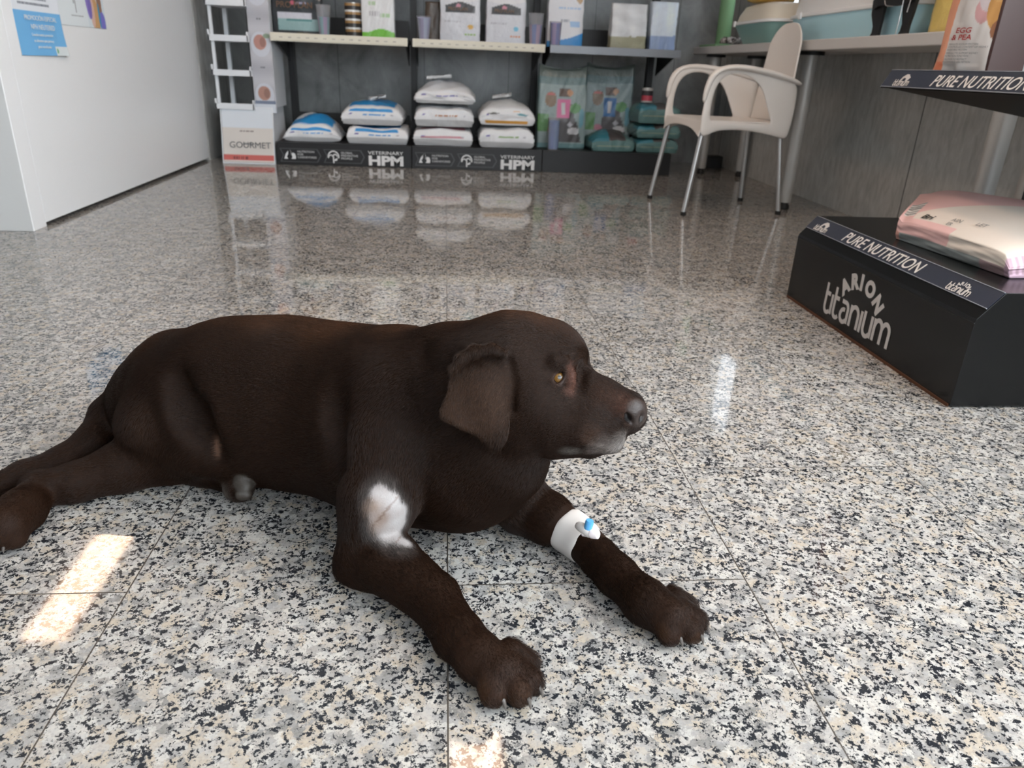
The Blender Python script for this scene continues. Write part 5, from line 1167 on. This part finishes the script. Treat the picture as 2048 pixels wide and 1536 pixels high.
spot((-0.2956,0.9711,0.0442),0.0177,(.050,.042,.035),bare=1,soft=0.3,hlen=0.0008)
spot((-0.2936,0.9582,0.0325),0.0132,(.050,.042,.035),bare=1,soft=0.3,hlen=0.0008)
spot((-0.3198,0.992,0.0492),0.0105,(.050,.042,.035),bare=1,soft=0.3,hlen=0.0008)
spot((-0.3013,0.9862,0.0525),0.0104,(.050,.042,.035),bare=1,soft=0.3,hlen=0.0008)
spot((-0.2851,0.9746,0.0421),0.0089,(.050,.042,.035),bare=1,soft=0.3,hlen=0.0008)
spot((-0.322,0.9778,0.0285),0.0164,(.13,.115,.10),amt=0.75,soft=0.8,hlen=0.01)
spot((-0.3279,0.9812,0.0982),0.0116,(.13,.07,.045),bare=0.7,soft=0.5,sq=(.5,1,2))
mot = wob(DV, 77, 90)*.5+wob(DV, 78, 30)*.5; crease = np.abs(wob(DV*np.array([1, 1, .6]), 79, 26)) < .045
col *= (1+(skin*(.30*mot-.38*crease))[:, None]*np.array([.8, 1, 1.1]))
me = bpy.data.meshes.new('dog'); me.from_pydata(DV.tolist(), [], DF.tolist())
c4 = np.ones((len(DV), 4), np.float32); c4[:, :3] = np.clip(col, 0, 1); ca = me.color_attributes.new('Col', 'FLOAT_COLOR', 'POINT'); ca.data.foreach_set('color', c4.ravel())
sa = me.attributes.new('bare', 'FLOAT', 'POINT'); sa.data.foreach_set('value', skin.astype(np.float32))
mdog = mat('chocolate_coat', COAT, .5, spec=.15); g = G(mdog)
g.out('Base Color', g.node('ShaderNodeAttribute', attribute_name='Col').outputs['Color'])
bare_ = g.node('ShaderNodeAttribute', attribute_name='bare').outputs['Fac']
g.out('Roughness', g.math('SUBTRACT', .62, g.math('MULTIPLY', bare_, .20)))
g.out('Specular IOR Level', g.math('ADD', .12, g.math('MULTIPLY', bare_, .20)))
pos = g.node('ShaderNodeNewGeometry').outputs['Position']
nz = g.node('ShaderNodeTexNoise', {'Vector': pos, 'Scale': 420.0, 'Detail': 3.0}).outputs[0]; g.bump(nz, .35, .0015)
me.materials.append(mdog); me.shade_smooth()
dog = tag(link('dog', me), 'chocolate brown labrador lying on the floor, looking right, bandaged far foreleg', 'dog')
# ---- short coat: hair strands laid along the lie of the coat
me.calc_loop_triangles()
tri = np.empty(len(me.loop_triangles)*3, np.int32); me.loop_triangles.foreach_get('vertices', tri); tri = tri.reshape(-1, 3)
vnor = np.empty(len(DV)*3, np.float32); me.vertices.foreach_get('normal', vnor); vnor = vnor.reshape(-1, 3)
A, B, C_ = DV[tri[:, 0]], DV[tri[:, 1]], DV[tri[:, 2]]; ar = .5*np.linalg.norm(np.cross(B-A, C_-A), axis=1)
cen = (A+B+C_)/3
hd = np.exp(-((cen-np.array([.12, .85, .25]))**2).sum(1)/.13**2)
wgt = ar*(1+2.2*hd)*(1-.97*skin[tri[:, 0]])*(cen[:, 2] > .004)
for b_ in BANDP: wgt = wgt*(((cen-np.array(b_[:3]))**2).sum(1) > (b_[3]+.004)**2)
NH = NHAIR
ti = RNG.choice(len(tri), NH, p=wgt/wgt.sum()); r1, r2 = np.sqrt(RNG.random(NH)), RNG.random(NH); w3 = np.stack([1-r1, r1*(1-r2), r1*r2], 1)
T = tri[ti]; root = (DV[T]*w3[:, :, None]).sum(1); nor = (vnor[T]*w3[:, :, None]).sum(1); nor /= np.linalg.norm(nor, axis=1)[:, None]
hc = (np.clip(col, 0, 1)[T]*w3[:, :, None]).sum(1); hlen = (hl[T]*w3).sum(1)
flow = np.zeros((NH, 3)); wsum = np.zeros(NH)
for p in PR+EARFLOW:
    d = cone_d(root[:, 0], root[:, 1], root[:, 2], p); v = np.array(p[4:7])-np.array(p[0:3]); L = np.linalg.norm(v)
    if L < 1e-5: continue
    w_ = np.exp(-np.clip(d, 0, 1)/.012); flow += (v/L*p[9])[None]*w_[:, None]; wsum += w_
flow += .0001; flow[:, 2] -= .12*np.linalg.norm(flow, axis=1)
flow -= nor*(flow*nor).sum(1)[:, None]; flow /= np.linalg.norm(flow, axis=1)[:, None]+1e-9
rnd = RNG.normal(size=(NH, 3)); sw = np.stack([wob(root, 31+i, 16) for i in range(3)], 1)*.28
dr = flow+rnd*.13+sw; dr -= nor*(dr*nor).sum(1)[:, None]; dr /= np.linalg.norm(dr, axis=1)[:, None]+1e-9
ln = hlen*RNG.uniform(.55, 1.25, NH)
p0 = root-nor*.0004; p1 = root+dr*(ln*.35)[:, None]+nor*(ln*.16)[:, None]; p2_ = root+dr*(ln*.72)[:, None]+nor*(ln*.20)[:, None]; p3_ = root+dr*ln[:, None]+nor*(ln*.17)[:, None]
pts = np.stack([p0, p1, p2_, p3_], 1); pts[:, :, 2] = np.maximum(pts[:, :, 2], .0006)
hcv = bpy.data.hair_curves.new('fur'); hcv.add_curves([4]*NH)
hcv.attributes['position'].data.foreach_set('vector', pts.reshape(-1).astype(np.float32)) if 'position' in hcv.attributes else None
ra = hcv.attributes.get('radius') or hcv.attributes.new('radius', 'FLOAT', 'POINT')
rad = np.tile(np.array([.00016, .00014, .00010, .00003], np.float32), NH); ra.data.foreach_set('value', rad)
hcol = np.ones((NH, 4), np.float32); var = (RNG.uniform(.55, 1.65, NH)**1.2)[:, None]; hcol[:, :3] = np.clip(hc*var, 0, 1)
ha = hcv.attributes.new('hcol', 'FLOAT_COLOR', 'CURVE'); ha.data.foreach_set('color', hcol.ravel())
mh = mat('chocolate_hair', COAT, .36, spec=.24); g = G(mh); g.out('Base Color', g.node('ShaderNodeAttribute', attribute_name='hcol').outputs['Color'])
hcv.materials.append(mh); fur = bpy.data.objects.new('fur', hcv); COL.objects.link(fur); fur.parent = dog; fur['kind'] = 'stuff'; fur['label'] = 'short glossy brown coat'

# ---- eye
def eye_part():
    ax = EYEDIR.normalized(); up = Vector((0, 0, 1)); a = ax.cross(up).normalized(); b = a.cross(ax)
    R = .0104; V = []; F = []; mi = []; n = 32; rings = [0, 4, 8, 13, 19, 26, 33, 39, 45, 52, 60, 80, 100, 125, 150]
    mats = [mat('pupil_black', (.004, .004, .005), .05, coat=1), mat('amber_iris', (.20, .095, .018), .12, coat=1), mat('dark_limbus', (.03, .015, .008), .12, coat=1), mat('pinkish_white_sclera', (.22, .15, .13), .15, coat=1)]
    for r_ in rings:
        th = math.radians(r_)
        for j in range(n): ph = 2*PI*j/n; V.append(EYE+ax*math.cos(th)*R+(a*math.cos(ph)+b*math.sin(ph))*math.sin(th)*R)
    mb = MB()
    for i in range(len(rings)-1):
        m_ = mats[0] if rings[i+1] <= 13 else mats[1] if rings[i+1] <= 39 else mats[2] if rings[i+1] <= 45 else mats[3]
        mb.add([V[q] for q in range(i*n, (i+2)*n)], [(j, (j+1) % n, n+(j+1) % n, n+j) for j in range(n)], m_)
    return mb.build('eye', None, dog, True)
EYEDIR = Vector(ED)
eye_part()
# ---- claws: curved horn at every toe
for c in CLAWS:
    x, y, z, dx, dy = c; d = Vector((dx, dy, 0)).normalized(); p = Vector((x, y, z))-d*.006
    MB().tube([p, p+d*.006+Vector((0, 0, .0)), p+d*.011+Vector((0, 0, -.004)), p+d*.014+Vector((0, 0, -.0095)), p+d*.0148+Vector((0, 0, -.0145))], [.0032, .0032, .0027, .0018, .0006], 10).build('claw', M['claw'], dog, True)
# ---- bandage with catheter port on the far foreleg
bm_ = MB().tube([(p[0], p[1], p[2]) for p in BANDP], [p[3] for p in BANDP], 40, None, True)
V2 = []
for i, v in enumerate(bm_.v):
    k = i//40; a = (i % 40)/40*2*PI; V2.append((v[0]+.0006*math.sin(a*3+k*2), v[1]+.0008*math.sin(a*5+k), max(v[2]+.0008*math.sin(a*4+k*1.3), .0006)))
bm_.v = V2
band = bm_.build('bandage', M['bandage'], dog, True, subsurf=1); band['label'] = 'white adhesive bandage'
q0 = pix(1174, 1062, .972); q1 = pix(1180, 1041, .966); dd_ = (q1-q0).normalized()
MB().tube([q0, q0+dd_*.004, q0+dd_*.0042, q1-dd_*.003, q1], [.0040, .0040, .0055, .0058, .0050], 16).build('catheter_cap', M['cap_blue'], band, True)
q0 = pix(1166, 1066, .975); q1 = pix(1197, 1069, .962); dd_ = (q1-q0).normalized()
MB().tube([q0, q1-dd_*.011, q1-dd_*.0105, q1-dd_*.001, q1], [.0045, .0050, .0062, .0062, .0050], 16).build('injection_port', M['cap_white'], band, True)
q0 = pix(1150, 1048, .985); q1 = pix(1186, 1074, .967)
MB().tube([q0, q0.lerp(q1, .5)+Vector((0, 0, .004)), q1], [.005, .0085, .006], 14, None, True).build('tape_fold', M['bandage'], band, True, subsurf=1)
